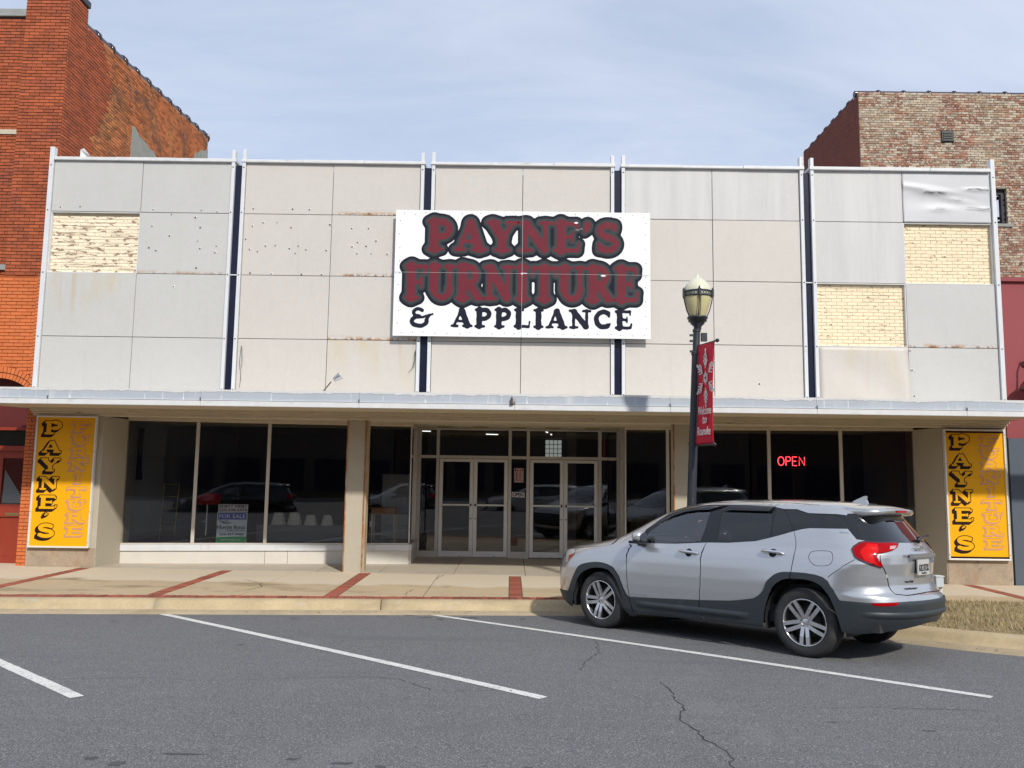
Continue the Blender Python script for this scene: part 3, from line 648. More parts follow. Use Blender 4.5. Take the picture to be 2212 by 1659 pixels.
for b in range(5):
    xa = BX[b] + (.047 if b == 0 else .143); xb = BX[b+1] - (.043 if b == 4 else .143); xm = (xa+xb)/2
    for c, (p, q) in enumerate(((xa, xm), (xm, xb))):
        for r in range(4):
            z0, z1 = ZR[r], ZR[r+1]; g = .0055
            if (b, c, r) in INFILL: continue
            if (b, c, r) == (4, 1, 3):
                # crumpled sheet: folded ridges and two torn lips
                nx, nz_ = 46, 30; V = []; F = []
                for j in range(nz_+1):
                    for i in range(nx+1):
                        s, t = i/nx, j/nz_; x = p+g+(q-p-2*g)*s; z = z0+g+(z1-z0-2*g)*t
                        d = .030*math.exp(-((t-.72+.22*s)/.055)**2)*math.exp(-((s-.25)/.4)**2) + .028*math.exp(-((t-.60+.0*s)/.035)**2)*math.exp(-((s-.33)/.13)**2) + .026*math.exp(-((t-.66)/.03)**2)*math.exp(-((s-.85)/.16)**2)
                        d += .022*math.exp(-((t-.52+.28*(s-.4))/.05)**2)*math.exp(-((s-.6)/.14)**2) + .018*math.exp(-((t-.27)/.05)**2)*math.exp(-((s-.42)/.12)**2) + .02*math.exp(-((t-.28)/.025)**2)*math.exp(-((s-.93)/.08)**2)
                        d -= .030*math.exp(-((t-.45)/.16)**2)*math.exp(-((s-.45)/.35)**2) + .012*math.sin(7*s+3*t)*t*(1-t)
                        V.append((x, YF-.004-d, z))
                for j in range(nz_):
                    for i in range(nx): k = j*(nx+1)+i; F.append((k, k+1, k+nx+2, k+nx+1))
                pn = mesh_from('facade_panel', V, F, M_PD, shop, True); pn['label'] = 'crumpled and torn metal panel'; tag(pn)
                pn.modifiers.new('solid', 'SOLIDIFY').thickness = .004
                tr = MB()
                for (s0, s1, t, w) in ((.25, .50, .60, .007), (.74, .99, .672, .009), (.72, .98, .292, .007), (.37, .47, .285, .005), (.62, .69, .47, .004)):
                    pr = None
                    for k in range(9):
                        s_ = s0+(s1-s0)*k/8; q_ = Vector((p+(q-p)*s_, YF-.034, z0+(z1-z0)*(t+random.uniform(-.008, .008)-.03*(s_-s0))))
                        if pr is not None: tr.bar(pr, q_, .004, w*random.uniform(.5, 1.1))
                        pr = q_
                tag(tr.obj('tear', mat('tear_grey', (.16, .15, .15), .7), pn), kind='stuff')
                continue
            mb = MB()
            if (b, c, r) == (4, 0, 0):
                n = 16; V = []; F = []
                for j in range(n+1):
                    for i in range(n+1):
                        s, t = i/n, j/n; bulge = .045*math.exp(-((s-.98)/.12)**2)*math.exp(-((t-.25)/.4)**2) + .018*math.sin(math.pi*s)*math.sin(math.pi*t)*math.sin(5*s+4*t)
                        V.append((p+g+(q-p-2*g)*s, YF-bulge, z0+g+(z1-z0-2*g)*t))
                for j in range(n):
                    for i in range(n): k = j*(n+1)+i; F.append((k, k+1, k+n+2, k+n+1))
                pn = mesh_from('facade_panel', V, F, pmat(b, c, r), shop, True); pn['label'] = 'buckled bottom panel'
                pn.modifiers.new('solid', 'SOLIDIFY').thickness = .004
            else:
                t1, t2 = random.uniform(-.004, .004), random.uniform(-.004, .004); D = .035
                V = [(p+g, YF+t1, z0+g), (q-g, YF+t2, z0+g), (q-g, YF+t2+random.uniform(-.003, .003), z1-g), (p+g, YF+t1+random.uniform(-.003, .003), z1-g)]
                V += [(x, YF+D, z) for x, y, z in V]
                mb.add(V, [(0,1,2,3),(7,6,5,4),(0,4,5,1),(1,5,6,2),(2,6,7,3),(3,7,4,0)]); pn = mb.obj('facade_panel', pmat(b, c, r), shop, .003)
            if (b, c, r) in HOLES:
                hm = MB()
                for s, t in HOLES[(b, c, r)]:
                    x = p+(q-p)*s; z = z0+(z1-z0)*t; rr = random.uniform(.009, .016)
                    hm.lathe([(0, -.004), (rr, -.004), (rr*1.05, .0)], (x, YF-.002, z), 8, (0, 1, 0))
                tag(hm.obj('anchor_hole', M_SCREW, pn), kind='stuff')
                hm = MB()
                for s, t in HOLES[(b, c, r)][::2]:
                    x = p+(q-p)*s; z = z0+(z1-z0)*t; rr = random.uniform(.022, .032)
                    hm.lathe([(rr*.55, -.003), (rr, -.0015), (rr*1.02, .0)], (x+.004, YF-.0015, z), 9, (0, 1, 0))
                tag(hm.obj('filler_patch', mat('filler', (.68, .67, .64), .8), pn), kind='stuff')
# posts, navy strips, coping
def post(x, w, top, yo=15.585):
    mb = MB(); mb.box(x-w/2, x+w/2, yo, 15.70, 3.40, top); o = mb.obj('post', M_WHITE, shop, .006)
    sm = MB()
    for z in (3.55, 4.53, 5.78, 7.02, 7.93): sm.lathe([(0, -.006), (.013, -.004), (.014, .0)], (x, yo-.0005, z), 8, (0, 1, 0))
    sm.obj('screw', M_SCREW, o)
post(BX[0], .085, 8.30); post(BX[5], .085, 8.30)
for k, c in enumerate(BX[1:5]):
    for s in (-1, 1): post(c+s*.1055, .066, 8.28+random.uniform(-.01, .03))
    box('navy_strip', (c-.071, c+.071, 15.648, 15.72, 3.40, 7.99), M_NAVY, shop)
    box('tie_bar', (c-.07, c+.07, 15.615, 15.645, 5.775, 5.795), M_WHITE, shop)
for a, b in zip(BX[:-1], BX[1:]):
    n = 3; 
    for i in range(n):
        p, q = a+.05+(b-a-.1)*i/n, a+.05+(b-a-.1)*(i+1)/n; dz = random.uniform(-.008, .012)
        o = MB().box(p+.002, q-.002, 15.575-random.uniform(0, .012), 15.86, 8.035, 8.095+dz).obj('coping', M_WHITE2, shop, .008)
# painted brick where panels are missing
M_YB = mat('yellow_painted_brick', (.84, .715, .50), .8, tint=.04, var=[(2, .04), (40, .04)], stain=[((8, 8, 24), .625, .645, (.24, .135, .09), .9), ((1.5, 1.5, 34), .64, .66, (.34, .22, .14), .8)], bump=(90, .35, .004))
M_YBP = mat('yellow_painted_brick_peeling', (.84, .75, .57), .8, tint=.04, var=[(2, .04)], stain=[((6, 6, 18), .565, .585, (.25, .15, .10), .95), ((1.3, 1.3, 26), .60, .62, (.27, .18, .12), .9)], bump=(90, .35, .004))
M_YM = mat('yellow_painted_mortar', (.68, .55, .37), .9, var=(6, .10), stain=[((5, 5, 30), .58, .62, (.22, .15, .09), .85)])
for (b, c, r) in sorted(INFILL):
    xa = BX[b] + (.047 if b == 0 else .143); xb = BX[b+1] - (.043 if b == 4 else .143); xm = (xa+xb)/2; p, q = ((xa, xm), (xm, xb))[c]; z0, z1 = ZR[r], ZR[r+1]
    inf = box('brick_infill', (p, q, 15.712, 15.734, z0, z1), M_YM, shop)
    brickwork(inf, (p+.005, 15.712, z0+.006), (1, 0, 0), q-p-.01, z1-z0-.006, M_YBP if b == 0 else M_YB, keep=110, joint=.008, proud=.0035, jit=.001, course=.0675, shift=random.uniform(-.08, 0))
    fr = MB(); t = .016
    fr.box(p, p+t, 15.64, 15.71, z0, z1).box(q-t, q, 15.64, 15.71, z0, z1).box(p+t, q-t, 15.64, 15.71, z1-t, z1).box(p+t, q-t, 15.64, 15.71, z0, z0+t); fr.obj('infill_frame', M_WHITE2, inf)
# dangling wires on the panels
def wire(pts, r=.004, name='wire'): MB().tube(pts, r, 6).obj(name, mat('wire_black', (.03, .025, .02), .6), shop)
wire([(-5.19,15.60,4.40),(-5.17,15.58,4.37),(-5.16,15.6,4.1),(-5.18,15.6,3.9),(-5.17,15.6,3.75),(-5.19,15.6,3.6)]); wire([(-5.19,15.60,4.40),(-5.2,15.58,4.1),(-5.19,15.59,3.95)])
wire([(-1.86,15.60,4.36),(-1.87,15.58,4.15),(-1.91,15.59,4.0),(-1.98,15.6,3.93)]); wire([(-1.86,15.60,4.36),(-1.85,15.58,4.2),(-1.88,15.59,4.02)])

# ------------------------------------------------------------------ canopy
FY = 14.0
canopy = box('canopy', (-9.3, 9.345, FY+.05, 15.57, 3.28, 3.335), M_ALUW, shop)
M_FASC = mat('fascia_grey_paint', (.40, .435, .48), .55, var=[(2, .06), (30, .05)], stain=[((14, 14, 1.2), .585, .66, (.72, .73, .74), .9), ((2.5, 2.5, .8), .60, .72, (.66, .67, .68), .55), ((1.0, 1.0, 1), .55, .75, (.50, .52, .54), .6)])
fx = [-12.2, -9.9, -7.9, -5.3, -2.6, 0.05, 2.7, 5.2, 7.75, 9.9, 11.6]
for k, (a, b) in enumerate(zip(fx[:-1], fx[1:])):
    V = []; n = 8; rag = [random.uniform(-.010, .006) for _ in range(n*6+1)]
    box('fascia', (a+.002, b-.002, FY, FY+.035, 3.214, 3.363), M_FASC, canopy)
    # pale weathered upper lip with a ragged lower edge
    m2 = MB(); N_ = 46
    top = [(a+.002+(b-a-.004)*i/N_, 3.390) for i in range(N_+1)]; bot = [(x, 3.356-abs(random.gauss(0, .010))-.008*math.sin(x*3)) for x, _ in top]
    for i in range(N_): m2.add([(top[i][0], FY-.004, bot[i][1]), (top[i+1][0], FY-.004, bot[i+1][1]), (top[i+1][0], FY-.004, 3.390), (top[i][0], FY-.004, 3.390)], [(0, 1, 2, 3)])
    m2.box(a+.002, b-.002, FY-.003, FY+.12, 3.364, 3.389); m2.obj('fascia_lip', mat('fascia_lip_pale', (.60, .60, .585), .6, var=[(6, .06)], stain=((5, 5, 5), .62, .78, (.4, .37, .33), .6)), canopy)
    box('gutter_rail', (a+.001, b-.001, FY-.022, FY+.05, 3.106, 3.204), M_WHITE2, canopy, .008)
    MB().box(a, b, FY-.030, FY, 3.204, 3.2125).obj('drip_edge', M_WHITE, canopy)
    cl = MB(); cl.box(b-.012, b+.010, FY-.034, FY-.024, 3.203, 3.253); cl.obj('rail_clip', mat('clip_dark', (.12, .13, .14), .6), canopy)
for k in range(5):
    y0 = FY+.055+k*.302
    MB().add([(-10.0+.17*k, y0+.004, 3.148), (9.345, y0+.004, 3.148), (9.345, y0+.290, 3.148), (-9.85+.15*k, y0+.290, 3.148),
              (-10.0+.17*k, y0+.004, 3.168), (9.345, y0+.004, 3.168), (9.345, y0+.290, 3.168), (-9.85+.15*k, y0+.290, 3.168)],
             [(0,1,2,3),(7,6,5,4),(0,4,5,1),(1,5,6,2),(2,6,7,3),(3,7,4,0)]).obj('soffit_board', M_SOFF, canopy, .003)
box('soffit_backing', (-9.3, 9.34, FY+.05, 15.57, 3.172, 3.19), M_SOFFD, canopy)
box('end_soffit', (9.36, 11.6, FY+.05, FY+.48, 3.143, 3.163), M_SOFF, canopy)
mould = [((15.40, 3.085, 3.148), 'moulding'), ((15.475, 3.05, 3.082), 'moulding'), ((15.53, 3.01, 3.047), 'moulding')]
for (y, a, b), nm in mould: box(nm, (-9.03, 9.33, y, 15.735, a, b), M_SOFF, canopy, .004)
box('entrance_soffit', (-9.0, 9.3, 15.74, 19.3, 3.052, 3.075), M_SOFF, shop)
for x in (-1.44, -.67, .15, .92, 1.78):
    MB().lathe([(.0, .0), (.13, .0), (.135, -.004), (.175, -.014), (.18, .0)], (x, 18.1, 3.05), 20).obj('downlight', mat('downlight_ring', (.30, .24, .13), .6), shop)
# small drop pipe and spotlight on the canopy
MB().tube([(0.0, FY-.04, 3.30), (0.0, FY-.04, 3.21)], .022, 10).tube([(0.0, FY-.04, 3.30), (0.0, FY+.02, 3.33)], .014, 8).lathe([(.0, .0), (.035, .0), (.035, .02), (.0, .02)], (0, FY-.04, 3.205), 12).obj('drain_fitting', mat('iron_dark', (.10, .07, .05), .7), canopy)
sp = thing('spotlight', 'small chrome spotlight tilted up on the canopy roof beside a panel joint', 'spotlight', (-3.30, 14.7, 3.41))
ch = mat('chrome_dull', (.55, .55, .54), .25, .9)
ax = Vector((-.75, -.1, -.55)).normalized(); hd = Vector((-3.25, 14.72, 3.63))
MB().lathe([(.0, -.03), (.035, -.028), (.05, .02), (.066, .11), (.07, .12), (.055, .115), (.0, .1)], hd+ax*-.08, 18, -ax).obj('lamp_head', ch, sp)
MB().tube([(-3.40, 14.68, 3.42), (-3.33, 14.7, 3.52), hd], .012, 8).lathe([(.0, .0), (.05, .0), (.05, .015), (.0, .02)], (-3.40, 14.68, 3.41), 14).obj('bracket', mat('iron_dark', (.10, .07, .05), .7), sp)

# ------------------------------------------------------------------ piers, columns
pier = MB(); pier.prism([(-9.0, 15.585), (-7.705, 15.585), (-7.625, 16.40), (-7.625, 16.75), (-9.0, 16.75)], (0, 0, .05), (1, 0, 0), (0, 1, 0), (0, 0, 1), 2.96); pier.obj('pier', M_STUCCO, shop, .008)
pier = MB(); pier.prism([(8.13, 15.585), (9.36, 15.585), (9.36, 16.75), (8.005, 16.75), (8.005, 16.42)], (0, 0, .0), (1, 0, 0), (0, 1, 0), (0, 0, 1), 3.01); pier.obj('pier', M_STUCCO, shop, .008)
box('pier_base', (-8.985, -7.715, 15.572, 15.62, .05, .55), M_STONE, shop, .006); box('pier_base', (8.145, 9.345, 15.572, 15.62, 0, .55), M_STONE, shop, .006)
def column(x0, x1):
    o = box('column', (x0+.012, x1-.012, 15.66, 15.98, .05, 3.02), M_STUCCO, shop, .006)
    box('corner_trim', (x0, x0+.02, 15.65, 15.70, .05, 3.015), M_RUST, o); box('corner_trim', (x1-.02, x1, 15.65, 15.70, .05, 3.015), M_RUST, o); box('side_trim', (x1-.010, x1+.025, 15.72, 15.97, .05, 3.01), mat('trim_cream', (.45, .37, .25), .7, stain=((3, 3, 1.5), .55, .68, (.33, .14, .05), .8)), o)
column(-3.115, -2.755); column(3.075, 3.43)

# ------------------------------------------------------------------ display windows
def win_run(A, B, muls, flip):
    """bulkhead, sill, head, mullions and panes along the plan line A->B; muls are x positions"""
    A = Vector((*A, 0)); B = Vector((*B, 0)); d = (B-A).normalized(); n = Vector((d.y, -d.x, 0))       # n points to the street
    def at(x, z): t = (x-A.x)/(B.x-A.x); p = A+(B-A)*t; return Vector((p.x, p.y, z))
    def bar(name, xa, xb, z0, z1, depth, outp, m, bv=.004):
        a = at(xa, (z0+z1)/2)+n*(outp-depth/2); b = at(xb, (z0+z1)/2)+n*(outp-depth/2); return MB().bar(a, b, depth, z1-z0).obj(name, m, shop, bv)
    xs = muls; 
    cuts = [xs[0], (xs[1]+xs[2])/2+.7, xs[2]+.45, xs[-1]]
    for a, b in zip(cuts[:-1], cuts[1:]): bar('bulkhead', a+.003, b-.003, -.05, .428, .10, .0, M_BULK)
    bar('window_sill', xs[0], xs[-1], .432, .556, .09, .028, M_WHITE); bar('window_bottom_rail', xs[0], xs[-1], .558, .585, .07, .012, M_ALU)
    bar('window_head', xs[0], xs[-1], 2.985, 3.05, .08, .016, M_SOFF)
    for x in xs[1:-1]: bar('mullion', x-.033, x+.033, .586, 2.984, .07, .01, M_ALU)
    for a, b in zip(xs[:-1], xs[1:]):
        q = [at(a+.034, .587), at(b-.034, .587), at(b-.034, 2.983), at(a+.034, 2.983)]; q = [p-n*.02 for p in q]
        mesh_from('window_pane', q, [(0, 1, 2, 3)], M_GLASS, shop)
    return at, n, d
LA, LB = (-7.625, 16.39), (-2.08, 17.255); RA, RB = (2.39, 17.29), (8.01, 16.42)
atL, nL, dL = win_run(LA, LB, [-7.625, -6.30, -4.925, -3.25, -2.08], 0)
atR, nR, dR = win_run(RA, RB, [2.39, 3.25, 5.258, 6.64, 8.01], 0)
DY = 18.9
def ret_side(x0, y0, x1, y1):
    a = Vector((x0, y0, 0)); b = Vector((x1, y1, 0)); d = (b-a).normalized()
    def bar(name, t0, t1, z0, z1, dep, m): p = a+(b-a)*t0; q = a+(b-a)*t1; z = Vector((0, 0, (z0+z1)/2)); MB().bar(p+z, q+z, dep, z1-z0).obj(name, m, shop, .003)
    bar('bulkhead', .03, 1, -.05, .428, .10, M_BULK); bar('window_sill', .0, 1, .432, .556, .12, M_WHITE); bar('window_head', 0, 1, 2.985, 3.05, .07, M_SOFF)
    bar('mullion', .0, .02, .586, 2.984, .03, M_ALU); bar('mullion', .80, .84, .556, 2.984, .06, M_ALU); bar('window_rail', .84, .985, 2.37, 2.44, .06, M_ALU)
    mesh_from('window_pane', [a+(b-a)*.02+Vector((0, 0, .56)), a+(b-a)*.99+Vector((0, 0, .56)), a+(b-a)*.99+Vector((0, 0, 2.98)), a+(b-a)*.02+Vector((0, 0, 2.98))], [(0, 1, 2, 3)], M_GLASS, shop)
ret_side(-2.09, 17.29, -2.14, 18.86); ret_side(2.40, 17.32, 2.50, 18.86)

# ------------------------------------------------------------------ entrance: frame, transoms, doors
def dbox(name, x0, x1, z0, z1, m=M_ALU, y0=DY-.05, y1=DY+.05, par=None, bv=.003): return box(name, (x0, x1, y0, y1, z0, z1), m, par or shop, bv)
for a, b in ((-2.20, -2.05), (-1.70, -1.632), (-.058, .012), (.357, .427), (1.99, 2.064), (2.41, 2.56)): dbox('door_jamb', a, b, .12, 3.05, y0=DY-.06, y1=DY+.06)
spans = [(-2.05, -1.70), (-1.632, -.058), (.012, .357), (.427, 1.99), (2.064, 2.41)]
for k, (a, b) in enumerate(spans):
    dbox('transom_rail', a, b, 2.372, 2.438); dbox('head_rail', a, b, 3.018, 3.05)
    mesh_from('transom_pane', [(a, DY, 2.438), (b, DY, 2.438), (b, DY, 3.018), (a, DY, 3.018)], [(0, 1, 2, 3)], M_GLASS, shop)
    if k % 2 == 0:
        dbox('side_rail', a, b, .12, .292); mesh_from('sidelight_pane', [(a, DY, .292), (b, DY, .292), (b, DY, 2.372), (a, DY, 2.372)], [(0, 1, 2, 3)], M_GLASS, shop)
def door_leaf(a, b, hinge_left):
    d = dbox('door', a, a+.082, .165, 2.362, M_ALUW, DY-.035, DY+.02); dbox('stile', b-.082, b, .165, 2.362, M_ALUW, DY-.035, DY+.02, d)
    dbox('top_rail', a+.082, b-.082, 2.296, 2.362, M_ALUW, DY-.034, DY+.019, d); dbox('bottom_rail', a+.082, b-.082, .165, .292, M_ALUW, DY-.034, DY+.019, d)
    mesh_from('pane', [(a+.082, DY-.01, .292), (b-.082, DY-.01, .292), (b-.082, DY-.01, 2.296), (a+.082, DY-.01, 2.296)], [(0, 1, 2, 3)], M_GLASS, d)
    pb = MB(); pb.box(a+.03, b-.03, DY-.085, DY-.062, 1.305, 1.343); pb.box(a+.035, a+.055, DY-.065, DY-.036, 1.30, 1.348).box(b-.055, b-.035, DY-.065, DY-.036, 1.30, 1.348); pb.obj('push_bar', M_ALUW, d, .004)
    x = b-.05 if hinge_left else a+.05; dbox('pull_block', x-.018, x+.018, 1.295, 1.355, mat('lock_dark', (.05, .05, .05), .5), DY-.098, DY-.086, d); MB().lathe([(0, -.004), (.016, -.003), (.016, 0)], (x, DY-.0365, 1.02), 12, (0, 1, 0)).obj('lock', mat('lock_dark', (.05, .05, .05), .5), d)
    MB().lathe([(0, -.004), (.012, -.003), (.012, 0)], ((a+b)/2+.1, DY-.0365, .185), 10, (0, 1, 0)).obj('door_stop', mat('lock_dark', (.05, .05, .05), .5), d)
for a, b, h in ((-1.624, -.848, True), (-.842, -.066, False), (.435, 1.205, True), (1.211, 1.982, False)): door_leaf(a, b, h)

# ------------------------------------------------------------------ inside
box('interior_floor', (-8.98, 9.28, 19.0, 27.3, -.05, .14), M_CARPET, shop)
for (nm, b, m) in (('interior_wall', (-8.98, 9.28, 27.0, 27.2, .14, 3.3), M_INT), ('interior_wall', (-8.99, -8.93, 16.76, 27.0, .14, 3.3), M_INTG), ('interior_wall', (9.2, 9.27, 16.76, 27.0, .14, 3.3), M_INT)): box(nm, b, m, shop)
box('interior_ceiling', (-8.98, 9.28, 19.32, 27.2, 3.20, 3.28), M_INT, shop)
def plat(poly, nm): MB().prism(poly, (0, 0, .1), (1, 0, 0), (0, 1, 0), (0, 0, 1), .44).obj(nm, M_CARPET, shop)
plat([(-7.60, 16.50), (-2.2, 17.35), (-2.25, 18.95), (-8.93, 18.95), (-8.93, 16.8), (-7.6, 16.8)], 'display_floor'); plat([(2.5, 17.38), (7.98, 16.53), (7.98, 16.8), (9.2, 16.8), (9.2, 18.95), (2.6, 18.95)], 'display_floor')
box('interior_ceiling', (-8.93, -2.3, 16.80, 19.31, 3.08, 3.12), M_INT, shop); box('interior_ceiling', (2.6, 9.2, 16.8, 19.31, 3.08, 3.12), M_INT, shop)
box('side_partition', (-7.95, -7.90, 16.80, 18.9, .55, 3.06), M_INTG, shop); box('side_partition', (8.05, 8.10, 16.80, 18.9, .55, 3.06), mat('interior_olive_wall', (.15, .16, .145), .9), shop)
box('dark_pillar', (1.42, 1.66, 21.0, 21.25, .14, 3.2), mat('pillar_pale', (.24, .24, .25), .8), shop)
for (x, y, a, lb) in ((-2.35, 22.2, .3, 'short lit ceiling tube seen in the narrow transom nearest the column'), (-.55, 23.5, .35, 'lit ceiling tube low in the first wide transom'), (-.95, 21.0, .5, 'lit ceiling tube at the top of the first wide transom'), (.95, 22.0, 1.4, 'upright lit ceiling tube in the second wide transom'), (1.12, 23.2, 1.45, 'fainter upright ceiling tube beside the one in the second wide transom')):
    o = thing('ceiling_light', lb, 'ceiling light', (x, y, 3.17), 'fluorescent tubes inside the shop')
    d = Vector((math.cos(a), math.sin(a), 0)); MB().bar(Vector((x, y, 3.185))-d*.2, Vector((x, y, 3.185))+d*.2, .08, .03).obj('housing', M_ALUW, o)
    MB().tube([Vector((x, y, 3.155))-d*.18, Vector((x, y, 3.155))+d*.18], .011, 8).obj('tube', emit('tube_glow', (1, 1, .97), 1.6), o)

# bright rear window far inside the shop
bw = box('rear_window', (1.10, 1.66, 26.93, 26.99, 2.58, 3.18), mat('rear_window_frame', (.10, .10, .10), .6), shop)
for i in range(4):
    for j in range(4): box('pane', (1.12+.135*i, 1.12+.135*i+.115, 26.915, 26.925, 2.60+.145*j, 2.60+.145*j+.125), emit('daylight_pane', (.85, .9, .85), .28), bw)
# ------------------------------------------------------------------ brick building at the west end
M_BRK = mat('brick_red', (.36, .088, .032), .85, tint=.22, var=[(1.2, .10), (70, .12)], hue=[(2.2, (.27, .070, .035), .52, .66)], stain=[((4, 4, 4), .66, .76, (.42, .24, .17), .5)], bump=(110, .35, .004))
M_BRKM = mat('brick_mortar_dark', (.075, .032, .022), .95, var=(20, .2))
M_ORG = mat('brick_orange_paint', (.58, .155, .042), .7, tint=.10, var=[(1.5, .08), (60, .06)], bump=(90, .3, .004))
M_ORGM = mat('mortar_orange_paint', (.33, .075, .018), .85, var=(20, .15))
M_COM = mat('brick_common_orange', (.42, .135, .045), .9, tint=.36, var=[(1.0, .16), (60, .15)], hue=[(1.4, (.20, .085, .045), .5, .62), (.8, (.42, .17, .06), .52, .66)], stain=[((3, 3, 3), .64, .72, (.13, .06, .04), .7)], bump=(90, .5, .006))
M_COMM = mat('mortar_sandy', (.40, .20, .095), .95, var=(8, .25))
M_CAPD = mat('cap_slate_dark', (.06, .062, .068), .7, var=(8, .15))
M_CAPST = mat('cap_stone', (.30, .31, .30), .85, var=[(6, .15), (40, .12)], bump=(60, .4, .006))
M_BAND = mat('band_stone', (.52, .47, .36), .8, var=(10, .1))
M_TILE = mat('coping_tile_glazed', (.022, .013, .024), .22, var=(6, .2))
M_PLAST = mat('cement_render', (.28, .285, .26), .92, var=[(3, .14), (40, .08)], stain=((3, 3, 1), .58, .7, (.18, .18, .16), .6), bump=(60, .3, .005))
M_REDW = mat('red_door_paint', (.27, .034, .014), .5, var=[(3, .08)], stain=((4, 4, 1), .6, .75, (.3, .06, .03), .5))
M_REDD = mat('dark_red_paint', (.10, .010, .008), .6, var=(3, .1))
bb = thing('brick_building', 'tall red brick building with stone bands, orange paint below and a stepped side wall', 'building', (-10.5, 16.2, 0))
XS = -9.035                                                     # plane of its side wall
fw = box('front_wall', (-13.5, -9.93, 16.0, 16.35, 5.75, 11.2), M_BRKM, bb)
pil = box('pilaster', (-9.93, XS, 15.762, 16.40, 5.75, 11.66), M_BRKM, bb)
lo = MB(); lo.box(-9.215, XS+.005, 15.662, 16.3, .1, 5.75).box(-13.5, -9.215, 15.762, 16.3, 3.9, 5.75); low = lo.obj('lower_wall', M_ORGM, bb)
brickwork(pil, (-9.93, 15.762, 5.75), (1, 0, 0), .895, 5.9, M_BRK, keep=230, seen=lambda x, z: True)
brickwork(pil, (XS, 15.75, 7.9), (0, 1, 0), .655, 3.76, M_BRK, keep=0, stuff_name='side_brick_field')
brickwork(fw, (-13.5, 16.0, 5.75), (1, 0, 0), 3.57, 5.45, M_BRK, keep=60)
ACX, ACZ = -9.86, 2.83                                            # arch over the doorway
def in_arch(x, z): return math.hypot(x-ACX, z-ACZ) < 1.13 and z > ACZ
brickwork(low, (-13.5, 15.762, 3.4), (1, 0, 0), 13.5-9.215-.002, 2.35, M_ORG, keep=40, skip=lambda cx, cz, a, b: in_arch(-13.5+cx, 3.4+cz), proud=.010)
brickwork(low, (-9.215, 15.662, 3.4), (1, 0, 0), .18, 2.33, M_ORG, keep=0, proud=.010, stuff_name='jamb_brick_field', skip=lambda cx, cz, a, b: False)
brickwork(low, (-9.215, 15.662, .12), (1, 0, 0), .18, 3.25, M_ORG, keep=120, proud=.010, bl=.20)
for ring, (r0, r1) in enumerate(((.90, 1.0), (1.015, 1.12))):
    n = 44
    for k in range(n):
        a0 = math.pi*k/n; a1 = math.pi*(k+1)/n-.012
        pts = [(r0*math.cos(a0), r0*math.sin(a0)), (r1*math.cos(a0), r1*math.sin(a0)), (r1*math.cos(a1), r1*math.sin(a1)), (r0*math.cos(a1), r0*math.sin(a1))]
        if a0 > 1.9: continue
        MB().prism(pts, (ACX, 15.75+.012*(1-ring), ACZ), (1, 0, 0), (0, 0, 1), (0, -1, 0), .03).obj('arch_brick', M_ORG, low)
box('wall_cap', (-13.6, -9.925, 15.94, 16.4, 11.21, 11.37), M_CAPST, bb, .01); box('pilaster_cap', (-9.97, XS+.04, 15.72, 16.44, 11.665, 11.80), M_CAPD, bb, .01)
box('stone_band', (-13.5, -9.935, 15.96, 16.05, 8.70, 8.80), M_BAND, bb, .006); box('stone_band', (-13.5, -9.90, 15.93, 16.05, 5.90, 6.01), M_CAPST, bb, .006)
# doorway: soffit panel, transom light, door
box('door_recess', (-10.7, -9.215, 16.12, 16.2, .1, 4.2), M_REDD, bb)
dr = box('door', (-10.15, -9.235, 16.05, 16.10, .2, 2.34), M_REDW, bb, .004)
box('door_frame', (-9.285, -9.225, 16.0, 16.06, .2, 2.75), M_REDW, bb, .004)
for (a, b) in ((2.34, 2.44), (2.74, 2.80)): box('door_head', (-10.6, -9.29, 15.99, 16.06, a, b), M_REDW, bb, .004)
for (x0, x1, z0, z1) in ((-9.95, -9.82, .2, 2.34), (-9.40, -9.29, .2, 2.34), (-9.82, -9.40, 2.2, 2.34), (-9.82, -9.40, 1.08, 1.32), (-9.82, -9.40, .2, .32)): box('rail', (x0, x1, 16.02, 16.049, z0, z1), M_REDW, dr, .003)
mesh_from('door_pane', [(-9.82, 16.035, 1.32), (-9.40, 16.035, 1.32), (-9.40, 16.035, 2.2), (-9.82, 16.035, 2.2)], [(0, 1, 2, 3)], M_GLASS, dr)
MB().add([(-9.80, 16.042, 1.34), (-9.42, 16.042, 1.34), (-9.42, 16.042, 1.46), (-9.78, 16.042, 1.98)], [(0, 1, 2, 3)]).obj('paper', mat('paper_white', (.6, .62, .62), .7), dr)
box('mail_slot', (-9.70, -9.44, 16.012, 16.02, 1.10, 1.16), mat('brass_dull', (.30, .2, .09), .4, .6), dr, .003)
mesh_from('transom_pane', [(-10.5, 16.03, 2.44), (-9.30, 16.03, 2.44), (-9.30, 16.03, 2.74), (-10.5, 16.03, 2.74)], [(0, 1, 2, 3)], M_GLASS, bb)
box('transom_blind', (-10.5, -9.3, 16.06, 16.07, 2.44, 2.74), mat('blind_olive', (.09, .095, .07), .8), bb)
MB().lathe([(0, -.02), (.07, -.012), (.085, 0)], (-9.33, 16.02, 2.53), 18, (0, 1, 0)).obj('round_plate', mat('plate_white', (.7, .71, .74), .5), bb)
